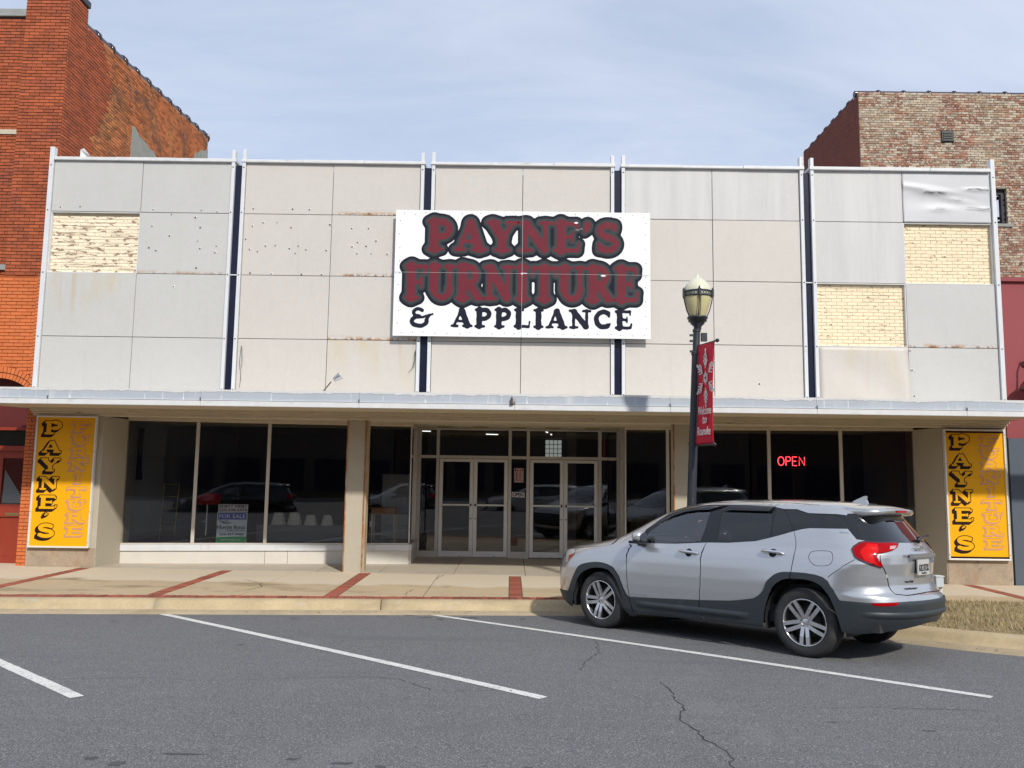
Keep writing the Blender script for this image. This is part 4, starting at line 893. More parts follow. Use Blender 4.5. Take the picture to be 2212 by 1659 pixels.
# side wall over the shop roof
top = lambda y: 11.27 + (y-16.4)*.068
def sw_poly(): return [(16.405, 7.3), (23.33, 7.3), (23.33, top(23.33)), (16.405, top(16.405))]
sw = MB(); sw.prism(sw_poly(), (XS-.012-.30, 0, 0), (0, 1, 0), (0, 0, 1), (1, 0, 0), .30); side = sw.obj('side_wall', M_COMM, bb)
def tooth(z): return 16.85 + .62*max(0, min(1, (z-8.9)/1.2)) - .45*max(0, min(1, (z-10.6)/.8)) + (.10 if int(z/.0677) % 8 < 4 else 0)
brickwork(side, (XS-.012, 16.405, 7.9), (0, 1, 0), 6.92, 3.9, M_COM, keep=300, hdr=6, jit=.006, proud=.008, skip=lambda cx, cz, a, b: 7.9+cz > top(16.405+cx)-.03 or 16.405+cx < tooth(7.9+cz), seen=lambda x, z: 7.9+z > 8.3)
brickwork(side, (XS-.012, 16.405, 7.9), (0, 1, 0), 1.6, 3.9, M_BRK, keep=0, jit=.003, proud=.014, stuff_name='front_brick_field', skip=lambda cx, cz, a, b: 7.9+cz > top(16.405+cx)-.03 or 16.405+cx >= tooth(7.9+cz))
def patch(poly): MB().prism(poly, (XS-.010, 0, 0), (0, 1, 0), (0, 0, 1), (1, 0, 0), .022).obj('render_patch', M_PLAST, side)
patch([(18.66, 7.9), (18.66, 10.08), (18.78, 10.1), (19.0, 9.98), (19.3, 9.97), (19.6, 9.9), (19.85, 9.93), (20.1, 9.78), (20.3, 9.83), (20.5, 9.6), (20.62, 9.2), (20.75, 7.9)])
patch([(22.3, 7.9), (22.32, 10.7), (22.42, 10.95), (22.6, 11.0), (22.85, 11.2), (23.1, 11.25), (23.32, 11.4), (23.325, 7.9)]); patch([(16.62, 7.9), (16.6, 8.62), (16.72, 8.66), (16.9, 8.52), (17.2, 8.40), (17.5, 8.2), (17.7, 7.9)])
# glazed coping tiles: each a half-round with a collar
y = 16.42; k = 0
while y < 23.3:
    L = .62; a = Vector((XS-.16, y, top(y)+.03)); b = Vector((XS-.16, min(y+L, 23.42), top(min(y+L, 23.42))+.03)); d = b-a
    t = MB(); t.tube([a, b], .135, 12); t.tube([b-d*.16, b-d*.13, b-d*.02, b+d*.02], [.14, .175, .175, .14], 12)
    t.obj('coping_tile', M_TILE, bb); y += L
# torn flashing on the corner of the shop parapet
MB().add([(-8.72, 15.95, 8.08), (-8.45, 16.0, 8.10), (-8.30, 15.9, 8.06), (-8.52, 15.92, 8.26), (-8.66, 15.95, 8.42), (-8.74, 15.97, 8.40)], [(0, 1, 2, 3, 4, 5)]).obj('flashing', M_WHITE2, shop).modifiers.new('s', 'SOLIDIFY').thickness = .006

# ------------------------------------------------------------------ roofless brick shell behind, east end
M_MOT = mat('brick_limewashed', (.25, .122, .084), .9, tint=.28, tmix=((.43, .375, .285), .46, .66, .8), var=[(60, .15)], hue=[(2.6, (.34, .17, .105), .45, .6), (.9, (.40, .30, .20), .48, .68), (.7, (.40, .37, .24), .60, .76)], stain=[((13, 13, 20), .55, .60, (.58, .52, .41), .85), ((9, 9, 15), .62, .70, (.12, .08, .055), .6)], bump=(70, .6, .008))
M_MOTM = mat('mortar_lime', (.43, .385, .30), .95, var=[(5, .15), (40, .1)], stain=((6, 6, 8), .6, .7, (.26, .19, .13), .7))
M_MAR = mat('brick_maroon_side', (.17, .050, .034), .88, tint=.12, var=[(2, .08), (60, .1)], bump=(80, .4, .005))
M_MARM = mat('mortar_maroon', (.105, .035, .026), .95)
sh = thing('brick_shell', 'roofless brick wall with white mortar smears, a dark vent and an open window', 'building', (12.0, 22.0, 0))
YW, XW, TW = 21.9, 9.53, 12.74
wm = MB(); W0, W1, Z0, Z1 = 12.70, 13.52, 9.02, 10.02                   # window opening
wm.box(XW, W0, YW, YW+.35, 5.0, TW).box(W1, 20, YW, YW+.35, 5.0, TW).box(W0, W1, YW, YW+.35, 5.0, Z0).box(W0, W1, YW, YW+.35, Z1, TW)
wf = wm.obj('front_wall', M_MOTM, sh)
brickwork(wf, (XW, YW, 5.9), (1, 0, 0), 9.0, TW-5.9, M_MOT, keep=300, hdr=6, jit=.006, proud=.010, skip=lambda cx, cz, a, b: W0-.02 < XW+cx < W1+.02 and Z0-.01 < 5.9+cz < Z1+.01, seen=lambda x, z: 5.9+z > 8.25 or XW+x > 13.3)
fr = MB(); t = .07
fr.box(W0, W1, YW+.10, YW+.2, Z1-.14, Z1).box(W0, W1, YW+.1, YW+.2, Z0, Z0+.05).box(W1-.12, W1, YW+.08, YW+.2, Z0+.05, Z1-.14).box(W0, W0+.1, YW+.1, YW+.2, Z0+.05, Z1-.14); fr.obj('window_frame', mat('frame_black', (.018, .012, .016), .6), sh)
br = MB(); br.bar((W0+.2, YW+.4, 9.55), (W1+.1, YW+.4, 9.95), .05, .09).bar((W0, YW+.4, 9.33), (W1, YW+.4, 9.30), .05, .07).bar((W0+.2, YW+.42, 9.15), (W1, YW+.42, 9.18), .05, .09).bar((W0+.30, YW+.45, 9.0), (W0+.42, YW+.45, 9.4), .05, .06); br.obj('brace', mat('frame_black', (.018, .012, .016), .6), sh)
box('window_sill', (W0-.06, W1+.1, YW-.05, YW+.2, Z0-.09, Z0-.005), M_PLAST, sh, .006)
vb = box('vent', (11.78, 12.12, YW-.05, YW+.02, 11.32, 11.64), mat('vent_black', (.02, .022, .02), .5), sh, .01)
for z in (11.36, 11.43, 11.50, 11.57): box('louvre', (11.82, 12.08, YW-.065, YW-.055, z-.022, z+.018), mat('vent_black', (.02, .022, .02), .5), vb)
sd = MB(); sd.box(XW, XW+.32, YW+.36, 26.2, 5.0, TW-.02); sds = sd.obj('side_wall', M_MARM, sh)
# bricks of the flank face west
def flank(o, W, H, m, parent, course=.0677, bl=.203):
    mb = MB(); tt = []; rows = int(H/course)
    for r in range(rows):
        z = (r+.5)*course; x = -(r % 2)*bl/2
        while x < W:
            a = max(x, 0); b = min(x+bl, W); x += bl
            if b-a < .05: continue
            q = random.uniform(-.002, .002); mb.box(o[0]-.011+q, o[0]+.01, o[1]+a+.004, o[1]+b-.004, o[2]+z-course/2+.005, o[2]+z+course/2-.005); tt.append(random.random())
    ob = mb.obj('flank_brick_field', m, parent, fix=False); tag(ob, kind='stuff'); at = ob.data.attributes.new('tint', 'FLOAT', 'POINT'); at.data.foreach_set('value', np.repeat(np.array(tt), 8).astype(np.float32))
flank((XW, YW, 9.0), 26.2-YW, TW-9.05, M_MAR, sds)
def cap_run(p, q, n, r0, col):
    p = Vector(p); q = Vector(q); d = (q-p)/n
    for k in range(n):
        a = p+d*k; b = p+d*(k+1); t = MB(); t.tube([a, b-d*.02], r0, 12); t.tube([b-d*.14, b-d*.12, b-d*.02, b], [r0*1.02, r0*1.35, r0*1.35, r0*1.05], 12); t.obj('coping_tile', M_TILE, sh)
cap_run((XW-.05, YW+.15, TW+.01), (19.4, YW+.15, TW+.03), 14, .09, 0); cap_run((XW+.14, YW+.3, TW+.02), (XW+.14, 26.25, TW-.01), 7, .10, 0)

# ------------------------------------------------------------------ one-storey red front, east end
M_MRN = mat('maroon_stucco', (.27, .055, .06), .75, var=[(2, .05), (40, .04)], bump=(60, .25, .004)); M_SLT = mat('slate_stucco', (.085, .105, .135), .85, var=[(2, .06), (60, .08)], bump=(120, .5, .006))
rf = thing('red_shopfront', 'one-storey stucco front painted maroon above and slate blue below', 'shop', (11.5, 15.8, 0))
box('upper_wall', (9.425, 14.0, 15.66, 16.0, 2.83, 5.86), M_MRN, rf); box('lower_wall', (9.425, 14.0, 15.63, 16.0, -.05, 2.828), M_SLT, rf); box('parapet_cap', (9.425, 14.0, 15.60, 16.05, 5.862, 5.94), M_MRN, rf, .006)
wlp = thing('wall_lamp', 'round dark maroon barn lamp jutting from the maroon wall at the picture edge', 'lamp', (9.80, 15.66, 3.95))
MB().lathe([(.02, .26), (.06, .25), (.08, .2), (.20, .12), (.27, .02), (.285, -.06), (.27, -.06), (.19, .08), (.0, .12)], (9.82, 15.32, 3.78), 26).obj('lamp_shade', mat('lamp_maroon', (.09, .014, .014), .4), wlp)
MB().tube([(9.82, 15.66, 4.25), (9.82, 15.5, 4.42), (9.82, 15.36, 4.36), (9.82, 15.32, 4.02)], .018, 10).lathe([(0, -.02), (.06, -.015), (.065, 0)], (9.82, 15.655, 4.25), 14, (0, 1, 0)).obj('gooseneck', mat('lamp_maroon', (.09, .014, .014), .4), wlp)
MB().tube([(9.55, 15.34, 3.72), (9.47, 15.36, 3.71)], .008, 6).obj('thumb_screw', mat('lamp_maroon', (.09, .014, .014), .4), wlp)

# ------------------------------------------------------------------ the big sign over the entrance
M_SIGNW = mat('sign_white', (.80, .815, .82), .38, var=[(2, .02)], stain=((10, 10, 2), .66, .8, (.6, .58, .55), .4))
SX0, SX1, SZ0, SZ1, SY = -2.285, 2.625, 4.612, 7.078, 15.47
sg = thing('shop_sign', 'big white sign board lettered in dark red and navy across the middle bays', 'sign', (.17, 15.5, 4.6))
xm, zm = .165, (SZ0+SZ1)/2
for (a, b) in ((SX0, xm-.003), (xm+.003, SX1)):
    for (c, d) in ((SZ0, zm-.003), (zm+.003, SZ1)): box('sign_sheet', (a, b, SY, SY+.012, c, d), M_SIGNW, sg, .002)
for (a, b, c, d) in ((SX0+.02, SX1-.02, SZ0+.02, SZ0+.10), (SX0+.02, SX1-.02, SZ1-.10, SZ1-.02), (SX0+.02, SX1-.02, zm-.05, zm+.05)): box('frame_rail', (a, b, SY+.012, 15.525, c, d), M_ALUW, sg)
for x in (SX0+.06, xm, SX1-.06): box('frame_post', (x-.04, x+.04, SY+.013, 15.526, SZ0+.10, zm-.05), M_ALUW, sg); box('frame_post', (x-.04, x+.04, SY+.013, 15.526, zm+.05, SZ1-.10), M_ALUW, sg)
dots = MB()
for k in range(22): 
    x = SX0+.12+(SX1-SX0-.24)*k/21+random.uniform(-.05, .05)
    for z in (SZ0+.06+random.uniform(-.01, .02), SZ1-.07+random.uniform(-.03, .02)): dots.lathe([(0, -.005), (.008, -.004), (.009, 0)], (x, SY-.0005, z), 7, (0, 1, 0))
for k in range(9):
    z = SZ0+.2+(SZ1-SZ0-.4)*k/8
    for x in (SX0+.09, SX1-.09): dots.lathe([(0, -.005), (.008, -.004), (.009, 0)], (x+random.uniform(-.015, .015), SY-.0005, z+random.uniform(-.05, .05)), 7, (0, 1, 0))
tag(dots.obj('screw', mat('screw_dark', (.10, .10, .10), .5), sg), kind='stuff')
h = .011; gx = np.arange(SX0, SX1, h); gz = np.arange(SZ0, SZ1, h); XX, ZZ = np.meshgrid(gx, gz)
wA = word_sdf("PAYNE'S", XX, ZZ, SX0+.60, SX1-.58, 6.27, .615, wk=1.0); wB = word_sdf('FURNITURE', XX, ZZ, SX0+.20, SX1-.22, 5.31, .70, wk=1.0)
wAB = np.minimum(wA, wB); wavy = .004*np.sin(XX*37)*np.sin(ZZ*41)
def paint(nm, Fv, m, k, par=sg): return fill_loops(nm, contours(Fv, SX0, SZ0, h), (0, SY-.0015-.0018*k, 0), (1, 0, 0), (0, 0, 1), m, par, .0022)
navy = mat('sign_navy', (.010, .011, .022), .45); layers = [(.100, (.006, .007, .016)), (.084, (.009, .010, .020)), (.068, (.014, .017, .026)), (.054, (.024, .030, .036)), (.042, (.036, .045, .049)), (.032, (.042, .052, .055))]
for k, (r, c) in enumerate(layers): paint('letter_halo', wAB-r, mat('sign_halo_%d' % k, c, .7, var=(3, .08), spec=.2), k)
M_SRED = mat('sign_red', (.150, .020, .032), .65, spec=.2, var=[(4, .08), (50, .08)], stain=[((5, 5, 9), .60, .72, (.10, .05, .055), .55)])
def word_letters(word, x0, x1, y0, hgt, wk, gap, m, k, grow=0.0):
    tot = sum(GL[c][0] for c in word)+gap*(len(word)-1); sx = (x1-x0)/tot; x = x0
    for c in word:
        i0 = max(0, int((x-.12-SX0)/h)); i1 = min(XX.shape[1], int((x+GL[c][0]*sx+.12-SX0)/h)); sl = slice(i0, i1)
        Fv = glyph_sdf(c, XX[:, sl], ZZ[:, sl], x, y0, sx, hgt, False, wk)+grow+wavy[:, sl]
        fill_loops('letter', contours(Fv, SX0+i0*h, SZ0, h), (0, SY-.0015-.0018*k, 0), (1, 0, 0), (0, 0, 1), m, sg, .0022); x += (GL[c][0]+gap)*sx
word_letters("PAYNE'S", SX0+.60, SX1-.58, 6.27, .615, 1.0, .02, M_SRED, 6, .004); word_letters('FURNITURE', SX0+.20, SX1-.22, 5.31, .70, 1.0, .02, M_SRED, 6, .004)
M_SNL = mat('sign_navy_letters', (.010, .011, .024), .7, var=(5, .15), spec=.2); word_letters('&', SX0+.30, SX0+.76, 4.79, .375, 1.1, .02, M_SNL, 1, .003); word_letters('APPLIANCE', SX0+1.11, SX0+4.57, 4.795, .365, 1.12, .08, M_SNL, 1, .003)
# the paint has peeled along the sheet joints
pe = MB()
for (x, z, w, q) in ((xm, zm, .035, .02), (xm+.06, zm+.005, .05, .012), (1.72, zm-.02, .06, .022), (1.20, 6.86, .05, .022), (1.22, 6.72, .05, .004), (1.30, 6.74, .04, .004)):
    n = 9; pe.add([(x+w*math.cos(2*math.pi*k/n)*random.uniform(.6, 1), SY-.0165, z+q*math.sin(2*math.pi*k/n)*random.uniform(.6, 1)) for k in range(n)], [tuple(range(n))])
tag(pe.obj('peeled_spot', M_SIGNW, sg), kind='stuff')
sm = MB(); sm.box(SX0+.02, SX1-.05, SY-.0175, SY-.0166, zm-.003, zm+.002).box(xm-.003, xm+.003, SY-.0175, SY-.0166, SZ0+.02, SZ1-.02); sm.obj('sheet_joint', mat('joint_pale', (.45, .42, .42), .6), sg)

# ------------------------------------------------------------------ yellow vertical signs
M_YEL = mat('sign_yellow', (.82, .40, .003), .5, spec=.25, var=[(2, .04)], stain=((3, 3, 2), .62, .78, (.70, .30, .0), .5))
M_YBLK = mat('sign_brown_black', (.020, .006, .004), .6, spec=.2); M_FADE = mat('sign_faded_mauve', (.56, .28, .15), .55, var=(5, .1))
def vsign(x0, x1, z0, z1, label, barred):
    Y = 15.515; t = thing('vertical_sign', label, 'sign', ((x0+x1)/2, Y+.05, z0), 'yellow vertical signs on the end piers')
    box('sign_panel', (x0+.03, x1-.03, Y+.004, Y+.03, z0+.03, z1-.03), M_YEL, t)
    for b in ((x0, x0+.03, z0, z1), (x1-.03, x1, z0, z1), (x0+.03, x1-.03, z0, z0+.03), (x0+.03, x1-.03, z1-.03, z1)): box('frame_bar', (b[0], b[1], Y-.02, 15.569, b[2], b[3]), M_ALUW, t, .004)
    if barred:
        for z in (z0+.033, z1-.068): box('border_stripe', (x0+.032, x1-.032, Y-.001, Y+.003, z, z+.033), M_YBLK, t)
    hh = .0065; gx = np.arange(x0, x1, hh); gz = np.arange(z0, z1, hh); X, Z = np.meshgrid(gx, gz); W = x1-x0; H = z1-z0
    def V(v): return z1 - v*H
    def outlined(col, rows, nm, m, wk, dr, ol, xa, xb):
        for ch, v0, v1 in rows:
            ww = xb-xa; cx0 = xa+(0 if ch not in "'I" else ww*.28); cx1 = xb-(0 if ch not in "'I" else ww*.28); adv = GL[ch][0]; sx = (cx1-cx0)/adv; sy = (v1-v0)*H
            j0 = max(0, int((V(v1)-.12-z0)/hh)); j1 = min(X.shape[0], int((V(v0)+.08-z0)/hh)); sl = slice(j0, j1); Xs, Zs = X[sl], Z[sl]
            L = glyph_sdf(ch, Xs, Zs, cx0, V(v1), sx, sy, True, wk); D = L
            for k in range(1, 7): D = np.minimum(D, glyph_sdf(ch, Xs+dr*k/6, Zs+dr*k/6*.9, cx0, V(v1), sx, sy, True, wk))
            fill_loops(nm, contours(np.maximum(D-ol, -L), x0, z0+j0*hh, hh), (0, Y+.002+random.uniform(0, .0004), 0), (1, 0, 0), (0, 0, 1), m, t, .003)
    outlined(0, [('P', .045, .142), ('A', .187, .284), ('Y', .328, .425), ('N', .468, .566), ('E', .610, .707), ("'", .735, .805), ('S', .822, .922)], 'letter', M_YBLK, .92, .048, .012, x0+W*.105, x0+W*.445)
    outlined(0, [(c, .050+.0985*k, .050+.0985*k+.068) for k, c in enumerate('FURNITURE')], 'faded_letter', M_FADE, .78, .028, .010, x0+W*.575, x0+W*.915)
    sm = MB()
    for k in range(5):
        for x in (x0+.012, x1-.012): sm.lathe([(0, -.004), (.007, -.003), (.008, 0)], (x, Y-.0205, z0+.1+(H-.2)*k/4), 7, (0, 1, 0))
    tag(sm.obj('rivet', M_SCREW, t), kind='stuff')
vsign(-8.935, -7.80, .556, 3.005, 'yellow vertical sign on the pier beside the orange brick building', False)
vsign(8.135, 9.285, .553, 2.98, 'yellow vertical sign on the pier beside the slate blue wall', True)
# ------------------------------------------------------------------ the parked car: surface of the body
def _ip(t): 
    a=np.array(t,float); return a[:,0],a[:,1]
UF=_ip([(.16,3.46),(.22,3.60),(.3,3.70),(.42,3.74),(.6,3.74),(.75,3.73),(.86,3.71),(.95,3.66),(1.0,3.57),(1.03,3.45),(1.06,3.27),(1.09,3.08),(1.12,2.92),(1.15,2.79),(1.18,2.69),(1.22,2.59),(1.3,2.42),(1.4,2.23),(1.48,2.06),(1.54,1.91),(1.58,1.79),(1.61,1.65),(1.635,1.45),(1.655,1.25),(1.666,1.0),(1.673,.75)])
UR=_ip([(.16,-.70),(.26,-.80),(.34,-.90),(.42,-.96),(.5,-1.0),(.6,-1.02),(.66,-1.0),(.7,-.95),(.76,-.915),(.88,-.915),(1.0,-.935),(1.1,-.935),(1.17,-.90),(1.22,-.86),(1.3,-.80),(1.4,-.725),(1.5,-.65),(1.56,-.60),(1.6,-.52),(1.63,-.38),(1.65,-.15),(1.66,.1),(1.673,.45)])
HW=_ip([(.16,.80),(.22,.865),(.3,.895),(.45,.91),(.6,.92),(.75,.925),(.9,.922),(1.0,.912),(1.06,.895),(1.1,.878),(1.14,.862),(1.2,.846),(1.3,.812),(1.4,.772),(1.5,.727),(1.56,.69),(1.6,.64),(1.63,.56),(1.65,.44),(1.66,.32),(1.673,.05)])
LF=_ip([(.16,1.0),(.5,.9),(.9,.95),(1.0,1.05),(1.06,.95),(1.12,.75),(1.18,.55),(1.5,.5),(1.6,.6),(1.673,.1)])
LR=_ip([(.16,.6),(.5,.65),(.9,.62),(1.2,.58),(1.5,.6),(1.6,.55),(1.673,.1)])
NF=_ip([(.16,3.6),(.6,4.2),(.95,3.8),(1.05,3.4),(1.2,3.2),(1.5,3.0),(1.673,2.2)])
NR=_ip([(.16,2.5),(.6,2.5),(.9,2.4),(1.2,2.4),(1.5,2.5),(1.673,2.2)])
def _I(t,z): return np.interp(z,t[0],t[1])
SM=1.2; SS=2.6; SRr=1.0
def car_P(S,z):
    """half body as a stack of plan outlines: S runs front centre -> side -> rear centre"""
    S=np.asarray(S,float); z=np.asarray(z,float); S,z=np.broadcast_arrays(S,z)
    uf,ur,hw,lf,lr,nf,nr=[_I(t,z) for t in (UF,UR,HW,LF,LR,NF,NR)]
    uc=uf-lf; ud=ur+lr
    t_=np.clip(S/SM,0,1); k_=nf/2; th=t_**k_/(t_**k_+(1-t_)**k_)*np.pi/2
    a=np.clip(np.cos(th),0,1)**(2/nf); b=np.clip(np.sin(th),0,1)**(2/nf)
    u0=uc+lf*a; y0=hw*b
    t=np.clip((S-SM)/SS,0,1)
    u1=uc+(ud-uc)*t; y1=hw
    t_=np.clip((S-SM-SS)/SRr,0,1); k_=nr/2; ph=t_**k_/(t_**k_+(1-t_)**k_)*np.pi/2
    c=np.clip(np.cos(ph),0,1)**(2/nr); d=np.clip(np.sin(ph),0,1)**(2/nr)
    u2=ud-lr*d; y2=hw*c
    u=np.where(S<SM,u0,np.where(S<SM+SS,u1,u2)); y=np.where(S<SM,y0,np.where(S<SM+SS,y1,y2))
    # flares over the wheels and a boat tail towards the rear
    fl=.016*np.exp(-((u-2.79)/.42)**2)+.020*np.exp(-((u)/.45)**2)
    fl=fl*np.clip((1.02-z)/.25,0,1)
    k=np.clip(y/np.maximum(hw,.01),0,1)**6
    y=y+fl*k
    tap=np.clip((.4-u)/1.4,0,1)*.05*np.clip((z-.95)/.3,0,1)
    y=y-tap*k
    return u,y,z
CP = {
 'FARCH_OUT': [(79,430),(83,500),(90,715),(93,780),(99,815),(113,845),(128,840),(140,795),(143,770),(150,690),(152,630),(162,435)],
 'FARCH_IN': [(69,230),(76,265),(81,305),(83,335),(91,505),(91,535),(94,625),(98,690),(104,735),(112,765),(123,775),(133,765),(139,740),(148,635),(154,495),(154,400),(151,300),(148,270)],
 'RARCH_OUT': [(304,565),(310,610),(318,695),(328,830),(335,870),(342,880),(365,880),(379,840),(386,735),(385,690),(383,665),(383,645),(385,625)],
 'RARCH_IN': [(320,265),(317,380),(317,470),(319,615),(323,670),(336,780),(342,805),(350,815),(366,810),(376,760),(376,735),(377,720),(377,685),(376,665),(377,595),(386,440),(394,340),(397,315)],
 'CLADTOP': [(162,435),(274,500),(297,545),(307,580)],
 'BOTTOM': [(138,205),(153,210),(161,235),(182,245),(255,265),(323,265)],
 'BUMPTOP': [(385,625),(410,620),(445,635),(478,630)],
 'BUMPBOT': [(397,315),(410,285),(411,295),(415,295),(416,305),(420,305),(421,315),(425,315),(426,325),(430,325),(433,340),(442,345),(458,380),(468,385),(478,410)],
 'DLO': [(130,1110),(125,1140),(123,1168),(117,1198),(106,1227),(95,1281),(89,1375),(83,1444),(79,1478),(75,1496),(75,1508),(72,1532),(65,1556),(66,1564),(65,1573),(70,1579),(71,1591),(107,1599),(197,1597),(283,1583),(319,1554),(349,1552),(374,1511),(408,1505),(427,1481),(421,1429),(417,1333),(416,1233),(413,1351),(364,1348),(352,1336),(335,1303),(287,1188),(251,1158),(220,1150),(177,1120)],
 'GLASS_F': [(132,1116),(129,1148),(128,1184),(110,1248),(103,1357),(104,1375),(103,1429),(104,1441),(107,1450),(110,1475),(122,1502),(153,1520),(159,1520),(170,1496),(176,1469),(186,1414),(193,1363),(211,1192),(212,1162),(169,1128)],
 'GLASS_R': [(234,1172),(227,1260),(212,1408),(198,1493),(188,1520),(296,1514),(302,1517),(305,1487),(305,1357),(303,1233),(294,1206),(284,1194)],
 'GLASS_S': [(299,1558),(316,1556),(328,1508),(333,1459),(337,1378),(338,1321),(323,1287),(306,1242),(306,1327),(308,1411),(308,1499),(305,1526)],
 'GLASS_Q': [(321,1550),(350,1544),(374,1505),(409,1493),(411,1453),(413,1363),(408,1360),(364,1354),(352,1345),(340,1318),(340,1342),(333,1493)],
 'RGL': [(491,1453),(469,1487),(451,1502),(434,1484),(421,1420),(417,1236),(431,1224),(474,1221)],
 'TAIL': [(400,1158),(415,1233),(427,1218),(452,1224),(446,1170),(439,1136),(433,1122),(423,1098),(423,1058),(431,950),(417,996),(405,1048),(401,1090)],
 'TAILIN': [(409,1132),(418,1200),(427,1196),(425,1130),(419,1086),(420,1064),(422,1020),(427,980),(413,1034),(408,1106)],
 'TAILW': [(438,1176),(445,1180),(441,1150),(436,1148)],
 'SEAM1': [(113,1086),(121,1072),(135,1024),(151,935),(155,900),(157,865),(160,745),(161,600),(164,490),(162,300),(158,235)],
 'SEAM2': [(220,1150),(220,1122),(222,1092),(235,1022),(249,900),(251,760),(247,615),(247,560),(248,525),(248,385),(250,315),(252,295),(253,265)],
 'SEAM3': [(339,1309),(339,1198),(337,1128),(337,1092),(341,1028),(346,895),(346,810)],
 'SEAMQ': [(381,850),(393,950),(394,970),(404,1042)],
 'SEAMH': [(426,1092),(427,1016),(433,920),(435,865),(436,765),(439,685),(477,700)],
 'HOOD': [(70,1160),(83,1118),(93,1072),(91,1068),(91,1058),(88,1040),(64,986)],
 'HEADL': [(64,950),(58,970),(72,988),(80,945),(81,890),(80,860),(74,785),(72,865),(69,910)],
 'HEADAMB': [(75,905),(80,930),(81,890),(77,830),(77,865)],
 'FUEL': [(357,1020),(354,1078),(356,1114),(376,1124),(380,1090),(382,1022),(380,970),(371,955),(364,965)],
 'REFL': [(412,615),(435,625),(432,600),(425,595),(415,595)],
}
def car_obj(name, V, F, m, parent, N=None, smooth=True):
    me = bpy.data.meshes.new(name); me.from_pydata([tuple(map(float, v)) for v in V], [], [tuple(map(int, f)) for f in F]); me.polygons.foreach_set('use_smooth', [smooth]*len(F)); me.materials.append(m); me.update()
    if N is not None: me.normals_split_custom_set_from_vertices([tuple(map(float, n)) for n in N])
    o = bpy.data.objects.new(name, me); COL.objects.link(o); o.parent = parent; return o
def car_N(S, z):
    e = 2e-3; a = np.array(car_P(np.clip(S+e, 0, 4.8), z)) - np.array(car_P(np.clip(S-e, 0, 4.8), z)); zz = np.clip(z, .165, 1.668); b = np.array(car_P(S, zz+e)) - np.array(car_P(S, zz-e))
    n = np.cross(a.T, b.T); n /= np.linalg.norm(n, axis=1, keepdims=True)+1e-12
    p = np.array(car_P(S, z)).T - np.array([1.2, 0, .7]); s = np.sign((n*p).sum(1)); s[s == 0] = 1; n = n*s[:, None]
    n[S < .012, 1] = 0; n[S > 4.788, 1] = 0
    return n/(np.linalg.norm(n, axis=1, keepdims=True)+1e-12)
def inpoly(px, py, poly):
    x = np.asarray(px); y = np.asarray(py); r = np.zeros(x.shape, bool); n = len(poly); j = n-1
    for i in range(n):
        xi, yi = poly[i]; xj, yj = poly[j]
        c = ((yi > y) != (yj > y)) & (x < (xj-xi)*(y-yi)/((yj-yi) or 1e-12)+xi); r ^= c; j = i
    return r
def pl(name): return [(a/100, b/1000) for a, b in CP[name]]
def strip_poly(P, w):
    A = []; B = []
    for i, p in enumerate(P):
        a = P[max(i-1, 0)]; b = P[min(i+1, len(P)-1)]; d = Vector((b[0]-a[0], b[1]-a[1])).normalized(); A.append((p[0]-d.y*w, p[1]+d.x*w)); B.append((p[0]+d.y*w, p[1]-d.x*w))
    return A + B[::-1]
def smooth_poly(P, closed=True, it=1):
    for _ in range(it):
        n = len(P); Q = []
        for i in range(n if closed else n-1):
            a = P[i]; b = P[(i+1) % n]; Q += [(a[0]*.75+b[0]*.25, a[1]*.75+b[1]*.25), (a[0]*.25+b[0]*.75, a[1]*.25+b[1]*.75)]
        if not closed: Q = [P[0]]+Q+[P[-1]]
        P = Q
    return P
M_PAINT = mat('car_silver', (.51, .52, .53), .25, .68, coat=1.0, var=[(400, .05)])
M_CLAD = mat('car_cladding', (.028, .035, .041), .5, var=[(3, .06)], bump=(500, .06, .002), stain=[((3, 3, 5), .60, .75, (.12, .11, .09), .35)])
M_TRIM = mat('car_black_trim', (.012, .013, .016), .18)
M_SEAM = mat('car_seam', (.006, .006, .007), .8)
M_TAILR = mat('tail_lamp_red', (.32, .0, .003), .2, spec=.12, coat=.12); M_TAILB = mat('tail_lamp_bright', (.60, .006, .006), .2, spec=.12, coat=.12); M_TAILD = mat('tail_lamp_edge', (.05, .002, .012), .1, coat=1.0); M_TAILW = mat('tail_lamp_clear', (.5, .3, .3), .1, coat=1.0)
M_HEAD = mat('head_lamp', (.62, .60, .60), .1, .3, coat=1.0); M_AMB = mat('head_lamp_amber', (.42, .06, .02), .15, coat=1.0)
M_CGF = glass('car_glass_front', (.88, .95, .92), 1.7); M_CGR = glass('car_glass_tinted', (.05, .06, .065), 1.0)
M_RUB = mat('tyre_rubber', (.028, .028, .029), .8, var=[(4, .15), (60, .15)], bump=(160, .3, .003), stain=((5, 5, 5), .55, .7, (.085, .08, .07), .5)); M_RIM = mat('alloy_rim', (.60, .60, .61), .24, .9, var=(8, .05)); M_DARKM = mat('wheel_dark', (.012, .012, .013), .7); M_CHROME = mat('chrome', (.75, .76, .78), .08, 1.0)
M_CABIN = mat('cabin_dark', (.03, .03, .032), .8); M_SEAT = mat('seat_grey', (.07, .07, .072), .85)

